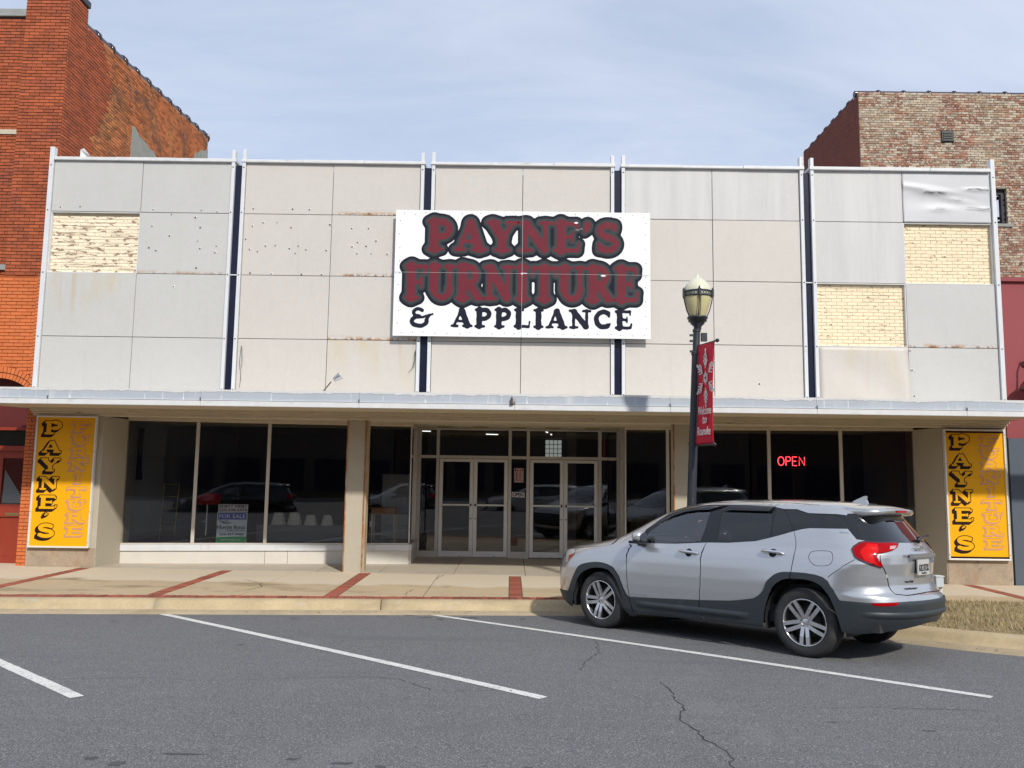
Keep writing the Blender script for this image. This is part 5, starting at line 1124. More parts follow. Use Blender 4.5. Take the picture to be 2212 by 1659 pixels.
def build_suv(name, label):
    root = thing(name, label, 'car')
    zg = np.unique(np.concatenate([np.arange(.165, .98, .035), np.arange(.98, 1.2, .011), np.arange(1.2, 1.56, .03), np.arange(1.56, 1.673, .0055), [1.673]]))
    sg_ = np.unique(np.concatenate([np.linspace(0, 1.2, 34), np.linspace(1.2, 3.8, 52), np.linspace(3.8, 4.8, 36)]))
    fin, rin = smooth_poly(pl('FARCH_IN'), False), smooth_poly(pl('RARCH_IN'), False); fout, rout = smooth_poly(pl('FARCH_OUT'), False), smooth_poly(pl('RARCH_OUT'), False)
    FH = fin + [(1.48, .10), (.69, .10)]; RH = rin + [(3.97, .10), (3.2, .10)]
    low = [(0, .205), (.69, .23)] + [(1.38, .205)] + pl('BOTTOM')[1:] + [(3.97, .315), (4.1, .30), (4.3, .33), (4.55, .37), (4.8, .40)]
    LOW = low + [(4.8, .0), (0, .0)]
    CL_ = [(0, .43)] + fout + smooth_poly(pl('CLADTOP'), False)[2:-2] + rout + [(4.10, .62), (4.45, .633), (4.8, .632), (4.8, .05), (0, .05)]
    R = []                                                        # (key, polygon, part, material, offset, centre, parent key)
    def reg(key, poly, part, m, off, centre=False, sub=None): R.append((key, poly, part, m, off, centre, sub))
    reg('tailw', pl('TAILW'), 'reversing_lens', M_TAILW, .014, False, 'tail'); reg('tailin', pl('TAILIN'), 'light_guide', M_TAILB, .014, False, 'tail')
    T = smooth_poly(pl('TAIL')); cx = sum(p[0] for p in T)/len(T); cz = sum(p[1] for p in T)/len(T)
    reg('taili', [(cx+(p[0]-cx)*.93, cz+(p[1]-cz)*.88) for p in T], 'tail_lens', M_TAILR, .013, False, 'tail'); reg('tail', T, 'tail_light', M_TAILD, .011)
    reg('amb', pl('HEADAMB'), 'side_marker', M_AMB, .008, False, 'head'); reg('head', pl('HEADL'), 'headlight', M_HEAD, .006); reg('refl', pl('REFL'), 'reflector', M_TAILR, .016)
    for k, nm in (('gf', 'GLASS_F'), ('gr', 'GLASS_R'), ('gs', 'GLASS_S'), ('gq', 'GLASS_Q')): reg(k, smooth_poly(pl(nm)), {'gf': 'front_window', 'gr': 'rear_window', 'gs': 'vent_window', 'gq': 'quarter_window'}[k], M_CGF if k == 'gf' else M_CGR, -.004)
    rg = [(4.17, 1.236), (4.31, 1.226), (4.8, 1.222), (4.8, 1.485), (4.51, 1.497), (4.34, 1.484), (4.21, 1.42)]
    reg('rg', rg, 'rear_screen', M_CGR, -.004, True); reg('ws', [(0, 1.175), (.52, 1.19), (.60, 1.3), (.575, 1.45), (.54, 1.555), (0, 1.59)], 'windscreen', M_CGF, -.003, True)
    reg('wstrim', [(0, 1.16), (.55, 1.175), (.63, 1.3), (.60, 1.45), (.56, 1.57), (0, 1.602)], 'screen_trim', M_TRIM, 0, True)
    reg('dlo', pl('DLO'), 'window_trim', M_TRIM, -.001); reg('rgt', [(4.11, 1.245), (4.31, 1.218), (4.8, 1.213), (4.8, 1.53), (4.51, 1.53), (4.18, 1.51), (4.09, 1.36)], 'rear_screen_trim', M_TRIM, 0, True)
    for k, nm in enumerate(('SEAM1', 'SEAM2', 'SEAM3', 'SEAMQ')): reg('seam%d' % k, strip_poly(smooth_poly(pl(nm), False), .0036), 'shut_line', M_SEAM, -.010)
    hs = smooth_poly(pl('SEAMH'), False)+[(4.8, .70)]; reg('seamh', strip_poly(hs, .0042), 'tailgate_gap', M_SEAM, -.012, True)
    hl = smooth_poly(pl('HOOD'), False); reg('seamb', strip_poly(hl, .005), 'bonnet_gap', M_SEAM, -.010)
    fl = smooth_poly(pl('FUEL'), True, 2); fc = (sum(p[0] for p in fl)/len(fl), sum(p[1] for p in fl)/len(fl)); fl2 = [(fc[0]+(p[0]-fc[0])*.955, fc[1]+(p[1]-fc[1])*.94) for p in fl]
    reg('fuel', fl2, 'fuel_door', M_PAINT, 0); reg('fuelg', fl, 'fuel_door_gap', M_SEAM, -.006)
    reg('rs', strip_poly([(.95, 1.622), (2.0, 1.630), (3.2, 1.622), (3.95, 1.600)], .0022), 'roof_channel', M_SEAM, -.006)
    reg('grille', [(0, .50), (.50, .52), (.56, .70), (.50, .86), (0, .88)], 'grille', M_TRIM, -.02, True); reg('clad', CL_, 'cladding', M_CLAD, .012)
    # triangulate the (S,z) sheet with every outline as a constraint
    pts = []; idx = {}; edges = set()
    def vid(p):
        p = (min(max(p[0], 0), 4.8), min(max(p[1], .165), 1.673)); k = (round(p[0], 4), round(p[1], 4))
        if k not in idx: idx[k] = len(pts); pts.append(k)
        return idx[k]
    def addline(P, closed):
        n = len(P)
        for i in range(n if closed else n-1):
            a = P[i]; b = P[(i+1) % n]; k = max(1, int(math.dist(a, b)/.04)); pr = vid(a)
            for j in range(1, k+1):
                q = vid((a[0]+(b[0]-a[0])*j/k, a[1]+(b[1]-a[1])*j/k))
                if q != pr: edges.add((pr, q))
                pr = q
    for _, poly, *_r in R: addline(poly, True)
    addline(FH, True); addline(RH, True); addline(low, False)
    for s in sg_:
        for z in zg: vid((s, z))
    out = delaunay_2d_cdt([Vector(p) for p in pts], list(edges), [], 0, 1e-5)
    Vv = np.array([tuple(v) for v in out[0]]); T_ = np.array([tuple(f) for f in out[2]]); c = Vv[T_].mean(1); sS, sZ = c[:, 0], c[:, 1]
    lab = np.full(len(T_), '', dtype=object); gone = inpoly(sS, sZ, FH) | inpoly(sS, sZ, RH) | inpoly(sS, sZ, LOW); lab[gone] = 'hole'
    for r in R:
        mk = (lab == '') & inpoly(sS, sZ, r[1]); lab[mk] = r[0]
    def sx(nm): P = sorted(pl(nm), key=lambda p: p[1]); return np.interp(sZ, [p[1] for p in P], [p[0] for p in P])
    s1, s2, s3, sh_ = sx('SEAM1'), sx('SEAM2'), sx('SEAM3'), sx('SEAMH'); free = lab == ''
    hoodS = np.interp(sZ, [.986, 1.04, 1.072, 1.118, 1.16], [.64, .88, .93, .83, .70])
    lab[free & (sZ > 1.48)] = 'roof'; free = lab == ''
    lab[free & (sZ > .985) & (sZ < 1.2) & (sS < hoodS)] = 'bonnet'; free = lab == ''
    lab[free & (sS > sh_) & (sZ > .69) & (sZ < 1.26)] = 'hatch'; free = lab == ''
    lab[free & (sS > 4.0) & (sZ < .99)] = 'rbump'; free = lab == ''
    lab[free & (sS < s1) & (sS < .62)] = 'fbump'; free = lab == ''
    lab[free & (sS < s1)] = 'fender'; free = lab == ''
    lab[free & (sS < s2)] = 'doorf'; free = lab == ''; lab[free & (sS < s3)] = 'doorr'; free = lab == ''; lab[free] = 'quarter'
    for key, part, centre in (('roof', 'roof', True), ('bonnet', 'bonnet', True), ('hatch', 'tailgate', True), ('rbump', 'rear_bumper', True), ('fbump', 'front_bumper', True), ('fender', 'wing', False), ('doorf', 'door', False), ('doorr', 'door', False), ('quarter', 'quarter_panel', False)):
        R.append((key, None, part, M_PAINT, 0, centre, None))
    made = {}
    order = sorted(R, key=lambda r: r[6] is not None)
    for key, _, part, m, off, centre, sub in order:
        t = T_[lab == key]
        if not len(t): continue
        u_, inv = np.unique(t, return_inverse=True); t = inv.reshape(-1, 3); S = Vv[u_, 0]; Z = Vv[u_, 1]
        X = np.array(car_P(S, Z)).T; Nn = car_N(S, Z); X = X + Nn*off
        a, b, d = X[t[:, 0]], X[t[:, 1]], X[t[:, 2]]; fn = np.cross(b-a, d-a); flip = (fn*Nn[t].mean(1)).sum(1) < 0; t[flip] = t[flip][:, ::-1]
        XM = X*np.array([1, -1, 1]); NM = Nn*np.array([1, -1, 1]); tm = t[:, ::-1]
        if centre: made[(key, 0)] = car_obj(part, np.vstack([X, XM]), np.vstack([t, tm+len(X)]), m, root, np.vstack([Nn, NM]))
        else:
            for s, (x, n_, tt) in enumerate(((X, Nn, t), (XM, NM, tm))): made[(key, s)] = car_obj(part, x, tt, m, made.get((sub, s), root) if sub else root, n_)
    def P3(S, z, off=0.0):
        p = np.array(car_P(np.array([S]), np.array([z]))).T[0]; n = car_N(np.array([float(S)]), np.array([float(z)]))[0]; return Vector(p+n*off), Vector(n)
    def prt(mb, nm, m, par=None, fix=True): o = mb.obj(nm, m, None, 0, fix); o.parent = par or root; return o
    # underbody, wheel housings, cabin
    prt(MB().box(-.40, 3.20, -.60, .60, .27, .34), 'underbody_block', M_DARKM)  # plain dark box added under the car to stop light
    for ua in (0.0, 2.79):
        for s in (1, -1):
            n = 14; V = []; F = []
            for k in range(n+1):
                a = math.pi*(-.08+1.16*k/n)
                for y in (.50, .885): V.append((ua+.455*math.cos(a), s*y, .36+.445*math.sin(a)))
            F = [(2*k, 2*k+1, 2*k+3, 2*k+2) for k in range(n)]; V.append((ua, s*.50, .4)); F += [(2*k, 2*k+2, len(V)-1) for k in range(n)]
            prt(MB().add(V, F, True), 'wheel_housing', M_DARKM, fix=False)
    cab = prt(MB().box(-.75, 2.5, -.78, .78, .32, .50), 'cabin_floor', M_CABIN)
    prt(MB().box(2.02, 2.52, -.74, .74, .85, 1.10).box(2.3, 2.66, -.70, .70, 1.05, 1.13), 'dashboard', M_CABIN)
    for y in (.38, -.38):
        prt(MB().box(.95, 1.52, y-.26, y+.26, .5, .72), 'seat_cushion', M_SEAT); b = MB(); b.obox((.90, y, 1.02), (.97, 0, .24), (0, 1, 0), (-.24, 0, .97), .07, .24, .36); prt(b, 'seat_back', M_SEAT); prt(MB().box(.72, .82, y-.13, y+.13, 1.38, 1.55), 'head_rest', M_SEAT)
    prt(MB().box(-.05, .45, -.66, .66, .5, .74), 'seat_cushion', M_SEAT); b = MB(); b.obox((-.10, 0, 1.0), (.97, 0, .24), (0, 1, 0), (-.24, 0, .97), .07, .66, .34); prt(b, 'seat_back', M_SEAT)
    w = MB(); ctr = Vector((1.86, .38, 1.06)); e1 = Vector((0, 1, 0)); e2 = Vector((-.40, 0, .92)); w.tube([ctr+(e1*math.cos(t)+e2*math.sin(t))*.185 for t in np.linspace(0, 2*math.pi, 25)], .016, 8, False); w.tube([ctr, ctr+Vector((.25, 0, -.1))], .03, 8); w.bar(ctr-e1*.17, ctr+e1*.17, .03, .02); prt(w, 'steering_wheel', M_CABIN)
    prt(MB().box(1.95, 2.0, -.12, .12, 1.40, 1.47), 'inside_mirror', M_CABIN)
    # mirrors, handles
    for s in (1, -1):
        mm = MB(); prof = [(math.sin(t), -math.cos(t)) for t in np.linspace(0, math.pi, 11)]; n = 20; V = []; F = []
        for (r, h_) in prof:
            for k in range(n):
                a = 2*math.pi*k/n; x = r*math.cos(a); z = r*math.sin(a); q = (abs(x)**3+abs(z)**3)**(1/3) if r > 1e-3 else 1; f_ = r/q if r > 1e-3 else 0
                V.append((2.075+x*f_*.078, s*(1.0+h_*.105), 1.19+z*f_*.074))
        F = [(i*n+k, i*n+(k+1) % n, (i+1)*n+(k+1) % n, (i+1)*n+k) for i in range(len(prof)-1) for k in range(n)]; mi = prt(MB().add(V, F, True), 'door_mirror', M_PAINT)
        prt(MB().box(2.0, 2.16, min(s*.90, s*1.10), max(s*.90, s*1.10), 1.108, 1.142).box(2.06, 2.2, min(s*.84, s*.92), max(s*.84, s*.92), 1.10, 1.15), 'mirror_base', M_TRIM, mi)
        g_ = MB(); g_.add([(1.994, s*(1.0+.075*math.cos(t)), 1.19+.055*math.sin(t)) for t in np.linspace(0, 2*math.pi, 17)[:-1]], [tuple(range(16))]); prt(g_, 'mirror_glass', M_CHROME, mi)
        for (Sc, zc, key) in ((2.175, 1.026, 'doorf'), (3.135, 1.072, 'doorr')):
            p, n_ = P3(Sc, zc); p.y *= s; n_.y *= s; dr = made.get((key, 0 if s == 1 else 1), root)
            hb = MB(); pts_ = [p+Vector((x, 0, .010*x/.12))+n_*o_ for x, o_ in ((-.125, .012), (-.10, .034), (0, .042), (.10, .034), (.125, .012))]; hb.tube(pts_, [.014, .017, .018, .017, .014], 8); prt(hb, 'handle', M_CHROME, dr)
            cb = MB(); cb.lathe([(0, .0), (.045, .001), (.05, -.004)], p+n_*.002, 16, n_); prt(cb, 'handle_cup', M_SEAM, dr)
    # window visors
    for s in (1, -1):
        for A in ([(.98, 1.40), (1.04, 1.465), (1.12, 1.515), (1.3, 1.538), (1.57, 1.545)], [(1.87, 1.545), (2.4, 1.540), (2.96, 1.535)]):
            V = []; F = []
            for (S, z) in A:
                for dz, of in ((.045, .004), (.012, .024), (-.022, .026)):
                    p, _n = P3(S, z+dz, of); V.append((p.x, p.y*s, p.z))
            for i in range(len(A)-1):
                for k in range(2): F.append((i*3+k, i*3+k+1, (i+1)*3+k+1, (i+1)*3+k))
            prt(MB().add(V, F, True), 'rain_visor', M_TRIM)
    # spoiler, fin, wiper, plate and its chrome bar, lower bumper lip
    V = []; F = []; n = 18
    for k in range(n+1):
        y = -.565+1.13*k/n; q = abs(y/.565); e = max(1-q**5, 0)**.5; ur = -.53-.20*e; zt = 1.628-.050*q**2.4
        V += [(-.26, y*1.03, zt-.004), (-.42, y*1.03, zt-.006), (-.56, y*1.02, zt-.020), (ur, y, 1.572-.034*q**2), (ur-.006, y, 1.555-.034*q**2), (ur+.018, y, 1.518-.030*q**2), (-.47, y*1.02, 1.495-.02*q**2)]
    for k in range(n):
        for j in range(6): F.append((k*7+j, k*7+j+1, (k+1)*7+j+1, (k+1)*7+j))
    F += [tuple(range(7)), tuple(range(n*7, n*7+7))[::-1]]
    sp_ = prt(MB().add(V, F, True), 'spoiler', M_PAINT)
    prt(MB().box(-.742, -.722, -.13, .13, 1.530, 1.553), 'brake_light', M_TAILR, sp_)
    prt(MB().prism([(-.17, 1.630), (-.26, 1.675), (-.345, 1.712), (-.365, 1.712), (-.36, 1.67), (-.38, 1.625)], (0, .022, 0), (1, 0, 0), (0, 0, 1), (0, -1, 0), .044), 'antenna_fin', M_PAINT)
    wp = MB(); wp.tube([(-.885, -.02, 1.225), (-.870, -.18, 1.275), (-.845, -.40, 1.27)], [.022, .014, .008], 8); wp.bar((-.862, -.05, 1.262), (-.822, -.52, 1.285), .012, .02); prt(wp, 'wiper', M_TRIM)
    hatch = made.get(('hatch', 0), root)
    prt(MB().box(-.972, -.93, -.25, .37, 1.065, 1.105), 'chrome_bar', M_CHROME, hatch)
    plt = prt(MB().box(-.958, -.945, -.09, .235, .885, 1.043), 'number_plate', mat('plate_white_worn', (.46, .46, .45), .6), hatch)
    T3 = Vector((0, -1, 0)); U3 = Vector((0, 0, 1))
    def txt(nm, s, o, ax_, ay_, wd, ht, m, par, bold=.0): ob = text(nm, s, (0, wd, 0, ht), o, ax_, ay_, m, None, .004, bold); ob.parent = par; return ob
    txt('plate_text', 'A2C4T3X', (-.9585, .215, .922), T3, U3, .285, .072, mat('plate_ink', (.02, .02, .025), .5), plt, .01)
    txt('plate_text', 'Heart of Dixie', (-.9585, .14, .895), T3, U3, .13, .018, mat('plate_ink', (.02, .02, .025), .5), plt)
    txt('emblem', 'GMC', (-.925, .19, 1.135), Vector((-.05, -1, 0)).normalized(), U3, .30, .055, M_CHROME, hatch, .02)
    def on_side(nm, s, S0, S1, z, ht, m, par, off=.006):
        a, n0 = P3(S0, z, off); b, _ = P3(S1, z, off); d = b-a; txt(nm, s, a, d.normalized(), n0.cross(d.normalized()) if (n0.cross(d.normalized())).z > 0 else -n0.cross(d.normalized()), d.length, ht, m, par)
    on_side('emblem', 'TERRAIN', 1.66, 1.87, .466, .020, M_CHROME, made.get(('doorf', 0), root), .014); on_side('emblem', 'SLE', 3.985, 4.085, 1.308, .018, M_CHROME, made.get(('quarter', 0), root)); on_side('emblem', 'TERRAIN', 4.50, 4.66, .738, .018, M_DARKM, hatch); on_side('dealer_mark', 'Auto Mall', 4.52, 4.62, .81, .022, M_DARKM, hatch)
    # lower bumper crease bars
    V = []; F = []
    for s in np.linspace(-1, 1, 41):
        S = 4.8-abs(s)*.78; sg2 = 1 if s > 0 else -1
        for z, of in ((.53, .013), (.515, .030), (.49, .030), (.465, .013)): p, _n = P3(S, z-.05*(1-abs(s))*0, of*(1-.9*abs(s)**8)+.001); V.append((p.x, p.y*sg2, p.z))
    for i in range(40):
        for k in range(3): F.append((i*4+k, i*4+k+1, (i+1)*4+k+1, (i+1)*4+k))
    prt(MB().add(V, F, True), 'bumper_step', M_CLAD)
    for s in (1, -1):
        V = []; F = []; SS_ = np.linspace(1.70, 3.02, 30)
        for S in SS_:
            e = min(1, (S-1.70)/.08, (3.02-S)/.08)
            for z, of in ((.405, .013), (.385, .013+.016*e), (.352, .013+.016*e), (.325, .013)): p, _n = P3(S, z, of); V.append((p.x, p.y*s, p.z))
        for i in range(29):
            for k in range(3): F.append((i*4+k, i*4+k+1, (i+1)*4+k+1, (i+1)*4+k))
        prt(MB().add(V, F, True), 'sill_moulding', M_CLAD)
    # wheels
    for ua, a0 in ((0.0, .30), (2.79, .05)):
        for s in (1, -1):
            c = Vector((ua, s*.775, .358)); ax_ = Vector((0, s, 0)); wt = MB()
            tp = [(.245, -.105), (.275, -.117), (.325, -.116), (.350, -.100), (.361, -.07), (.362, 0), (.361, .07), (.350, .100), (.325, .116), (.275, .117), (.245, .105)]
            wt.lathe(tp, c, 48, ax_); wheel = prt(wt, 'wheel', M_RUB, fix=True); wheel['label'] = 'tyre on an alloy wheel'
            rm = MB(); rm.lathe([(.247, .108), (.243, .114), (.236, .112), (.230, .095), (.222, .06), (.218, -.08)], c, 48, ax_); rm.lathe([(0, .085), (.035, .084), (.06, .078), (.075, .06)], c, 20, ax_)
            e1 = Vector((1, 0, 0)); e2 = ax_.cross(e1)
            for k in range(5):
                t0 = a0+2*math.pi*k/5
                for dt in (-1, 1):
                    d = e1*math.cos(t0)+e2*math.sin(t0); q = (e1*-math.sin(t0)+e2*math.cos(t0))*dt
                    pa = c+d*.045+q*.022+ax_*.080; pb = c+d*.150+q*.033+ax_*.094; pc = c+d*.236+q*.038+ax_*.098
                    for (x_, y_) in ((pa, pb), (pb, pc)): rm.bar(x_, y_, .040, .03, ax_)
            prt(rm, 'rim', M_RIM, wheel)
            dk = MB(); dk.lathe([(0, .0), (.21, .0), (.216, -.05)], c, 32, ax_); dk.lathe([(.05, .045), (.155, .045), (.155, .02)], c, 32, ax_)
            for k in range(5): t0 = a0+math.pi/5+2*math.pi*k/5; dk.lathe([(0, .088), (.010, .087), (.013, .06)], c+(e1*math.cos(t0)+e2*math.sin(t0))*.052, 8, ax_)
            prt(dk, 'brake_disc', M_DARKM, wheel)
    return root
CAR_U = Vector((-.700, .713, -.029)).normalized(); _n0 = Vector((.714, .699, -.032)); _n0 = (_n0-CAR_U*_n0.dot(CAR_U)).normalized(); CAR_L = -_n0; CAR_W = CAR_U.cross(CAR_L)
suv = build_suv('car', 'silver grey sport utility car with dark lower cladding parked at the kerb')
_o = Vector((3.125, 8.953, .130))+_n0*.905
suv.matrix_world = Matrix(((CAR_U.x, CAR_L.x, CAR_W.x, _o.x), (CAR_U.y, CAR_L.y, CAR_W.y, _o.y), (CAR_U.z, CAR_L.z, CAR_W.z, _o.z), (0, 0, 0, 1)))
# ------------------------------------------------------------------ street lamp with banner
M_POLE = mat('lamp_post_paint', (.022, .026, .034), .45, var=[(5, .15)]); M_GLOBE = mat('globe_acrylic', (.62, .62, .46), .25, coat=.6, var=[(3, .05)])
M_GLOBE.node_tree.nodes['Principled BSDF'].inputs['Subsurface Weight'].default_value = .0
LXB = 2.662
def lx(z): return LXB+.0405*(z-.13)
lp = thing('street_lamp', 'dark metal street lamp with an acorn globe and a red banner arm', 'street lamp', (LXB, 12.5, .13))
pm = MB(); pm.tube([(lx(z), 12.5, z) for z in (.13, 1.2, 2.4, 3.91)], [.072, .069, .066, .063], 20); pm.obj('post', M_POLE, lp)
MB().lathe([(.19, 0), (.19, .10), (.15, .16), (.13, .5), (.10, .62), (.085, .7)], (lx(.13), 12.5, .13), 20).obj('base', M_POLE, lp)
MB().tube([(lx(z), 12.5, z) for z in (3.90, 3.95, 4.27)], [.060, .054, .052], 18).obj('neck', M_POLE, lp)
for z in (3.89, 4.25, 2.51): MB().tube([(lx(z-.02), 12.5, z-.02), (lx(z+.02), 12.5, z+.02)], (.074 if z < 4.2 else .062), 18).obj('collar', M_POLE, lp)
gz0 = 4.265; gx = lx(4.7)
MB().lathe([(.055, .0), (.06, .05), (.105, .09), (.11, .12), (.14, .125), (.14, .165), (.155, .17), (.155, .20), (.125, .205)], (gx-.004, 12.5, gz0), 28).obj('globe_holder', M_POLE, lp)
MB().lathe([(.118, .20), (.165, .32), (.203, .46), (.212, .53)], (gx, 12.5, gz0), 36).obj('globe_lower', mat('globe_amber', (.60, .54, .28), .3, coat=.5, var=(4, .06)), lp)
MB().lathe([(.212, .53), (.215, .60), (.20, .66), (.165, .72), (.12, .765), (.085, .79), (.05, .815), (.03, .835), (.022, .85), (.014, .875), (.0, .90)], (gx, 12.5, gz0), 36).obj('globe_upper', M_GLOBE, lp)
MB().lathe([(.214, .505), (.222, .505), (.222, .522), (.214, .522)], (gx, 12.5, gz0), 36).obj('cage_ring', M_POLE, lp); MB().lathe([(.216, .578), (.226, .578), (.226, .594), (.216, .594)], (gx, 12.5, gz0), 36).obj('cage_ring', M_POLE, lp)
fret = MB()
for k in range(30):
    a = 2*math.pi*k/30; b = a+2*math.pi/30
    for (z0, z1) in ((.522, .578), (.578, .522)): fret.bar((gx+.221*math.cos(a), 12.5+.221*math.sin(a), gz0+z0), (gx+.221*math.cos(b), 12.5+.221*math.sin(b), gz0+z1), .006, .006)
tag(fret.obj('fretwork', M_POLE, lp), kind='stuff')
for k in range(5):
    a = -math.pi/2-.06+2*math.pi*k/5; c, s = math.cos(a), math.sin(a)
    mb = MB()
    for da in (-.06, .06):
        cc, ss = math.cos(a+da), math.sin(a+da); mb.tube([(gx+r*cc, 12.5+r*ss, gz0+h) for r, h in ((.14, .2), (.185, .30), (.214, .42), (.232, .52), (.236, .60))], .006, 6)
    mb.box(gx+.232*c-.016, gx+.232*c+.016, 12.5+.232*s-.016, 12.5+.232*s+.016, gz0+.50, gz0+.605); mb.lathe([(.016, 0), (.02, .015), (.0, .045)], (gx+.232*c, 12.5+.232*s, gz0+.605), 10); mb.obj('cage_strap', M_POLE, lp)
# bracket box and banner arms
box('outlet_box', (lx(4.2)+.06, lx(4.2)+.15, 12.44, 12.50, 4.08, 4.21), M_POLE, lp, .004)
for z in (4.07, 4.16, 3.91): box('bracket_bolt', (lx(4.2)-.11, lx(4.2)-.05, 12.46, 12.50, z, z+.03), M_POLE, lp)
bd = Vector((.155, -.53, 0)).normalized(); bn = Vector((0, 0, 1)).cross(bd)
pz1, pz0 = 4.005, 2.485; UPV = Vector((.0405, 0, 1)); b0 = Vector((lx(0), 12.5, 0))
for z in (pz1, pz0): MB().tube([b0+UPV*z, b0+bd*.60+UPV*z], .013, 8).lathe([(.0, -.03), (.024, -.02), (.03, 0), (.024, .02), (0, .03)], b0+bd*.62+UPV*z, 12, bd).obj('banner_arm', M_POLE, lp)
bn_t = thing('banner', 'red banner with a white snowflake and lettering hung from the street lamp', 'banner', b0+bd*.3+UPV*pz0)
nx, nz_ = 8, 26; V = []; F = []
for j in range(nz_+1):
    for i in range(nx+1):
        s, t = i/nx, j/nz_; curl = .03*math.exp(-t*14)*(s) + .012*math.sin(4*t+2*s); p = b0+bd*(.075+.475*s)+UPV*(pz0+(pz1-pz0)*t)-bn*curl*0+bn*curl; V.append(p)
for j in range(nz_):
    for i in range(nx): k = j*(nx+1)+i; F.append((k, k+1, k+nx+2, k+nx+1))
M_BAN = mat('banner_red', (.60, .012, .04), .65, var=[(3, .08)], bump=(6, .1, .02))
cl = mesh_from('cloth', V, F, M_BAN, bn_t, True); cl.modifiers.new('s', 'SOLIDIFY').thickness = .003
face = -bn if (-bn).dot(Vector((0, 0, CAM_Z))-b0) > 0 else bn
M_BW = mat('banner_print', (.70, .68, .64), .6)
bo = b0+bd*.075+face*.022
for k, (s, x0, x1, z, hh) in enumerate((('Welcome', .085, .465, 2.935, .125), ('to', .22, .34, 2.80, .11), ('Roanoke', .085, .46, 2.63, .125))): text('lettering', s, (x0, x1, 0, hh), bo+UPV*z, bd, (.0405, 0, 1), M_BW, bn_t, .002, .012, .0)
fl = MB(); fc = bo+bd*.275+UPV*3.48
def fbar(a, r0, r1, w, da=0.0):
    d = bd*math.sin(a)*.85+Vector((0, 0, 1))*math.cos(a)*1.25; fl.bar(fc+d*r0*1.18, fc+d*r1*1.18, w*1.15, .003, face)
def fbr(a, r, ln, w, sgn):
    d = bd*math.sin(a)*.85+Vector((0, 0, 1))*math.cos(a)*1.25; e = bd*math.sin(a+sgn*.6)*.85+Vector((0, 0, 1))*math.cos(a+sgn*.6)*1.25; fl.bar(fc+d*r*1.18, fc+d*r*1.18+e*ln*1.1, w*1.1, .003, face)
for k in range(6):
    a = math.pi*k/3; fbar(a, .10, .30, .020); fbar(a, .02, .065, .022)
    for r, ln, w in ((.11, .10, .016), (.16, .085, .014), (.21, .05, .013), (.26, .03, .012)):
        for sgn in (-1, 1): fbr(a, r, ln, w, sgn)
for k in range(6):
    a = math.pi*k/3; b = a+math.pi/3; d1 = bd*math.sin(a)*.85+Vector((0, 0, 1.25*math.cos(a))); d2 = bd*math.sin(b)*.85+Vector((0, 0, 1.25*math.cos(b))); fl.bar(fc+d1*.062, fc+d2*.062, .016, .003, face)
tag(fl.obj('snowflake', M_BW, bn_t), kind='stuff')

# ------------------------------------------------------------------ things in the windows
def lay(at, n, x, z, off=-.035): return at(x, z)+n*off
# estate board leaning inside the window
es = thing('estate_board', 'upright white, blue and green for-sale board standing inside the window', 'sign', atL(-5.56, .585)-nL*.04)
def eb(nm, x0, x1, z0, z1, m, off): a, b = atL(x0, 0)-nL*(.034-off), atL(x1, 0)-nL*(.034-off); mb = MB(); mb.bar(a+Vector((0, 0, (z0+z1)/2)), b+Vector((0, 0, (z0+z1)/2)), .006, z1-z0); return mb.obj(nm, m, es)
P_W, P_B, P_L, P_G = [mat(n, c, .6) for n, c in (('board_white', (.88, .85, .85)), ('board_blue', (.05, .045, .42)), ('board_pale', (.74, .82, .88)), ('board_green', (.025, .32, .08)))]
eb('rider_panel', -5.845, -5.280, 1.195, 1.347, P_W, 0); eb('board', -5.860, -5.287, .587, 1.188, P_L, 0); eb('blue_band', -5.845, -5.300, 1.045, 1.175, P_B, .005); eb('green_band', -5.855, -5.292, .592, .708, P_G, .005)
def et(s, x0, x1, z0, z1, m, bold=0.0, off=.011): text('lettering', s, (0, (Vector(atL(x1, 0))-Vector(atL(x0, 0))).length, 0, z1-z0), atL(x0, z0)-nL*(.034-off), dL, (0, 0, 1), m, es, .0015, bold)
C_MAR, C_DK, C_WH, C_TEAL = [mat(n, c, .6) for n, c in (('ink_maroon', (.16, .012, .03)), ('ink_dark', (.03, .02, .06)), ('ink_white', (.75, .75, .8)), ('ink_teal', (.01, .06, .075)))]
et('RHETT KIRBY', -5.825, -5.295, 1.283, 1.335, C_MAR, .02); et('334-338-5475', -5.83, -5.30, 1.215, 1.263, C_MAR, .01); et('FOR SALE', -5.82, -5.325, 1.075, 1.15, C_WH, .0)
et('H', -5.85, -5.785, .858, .935, C_TEAL, .02); et('UNTER', -5.775, -5.56, .858, .912, C_TEAL, .02); et('B', -5.53, -5.475, .858, .93, C_TEAL, .02); et('END', -5.465, -5.315, .858, .912, C_TEAL, .02); et('Realty Services', -5.66, -5.32, .815, .848, C_TEAL, .01); et('256-357-4488', -5.80, -5.34, .733, .778, C_DK, .005); et('www.HunterBend.com', -5.78, -5.40, .632, .665, C_WH, 0)
wv = MB()
for k in range(3):
    for i in range(10):
        x = -5.82+.03*k+i*.017; z = 1.015-.022*k+.008*math.sin(i*.9); a = atL(x, z)-nL*.022; b = atL(x+.017, 1.015-.022*k+.008*math.sin((i+1)*.9))-nL*.022; wv.bar(a, b, .002, .010)
tag(wv.obj('wave_logo', C_TEAL, es), kind='stuff')
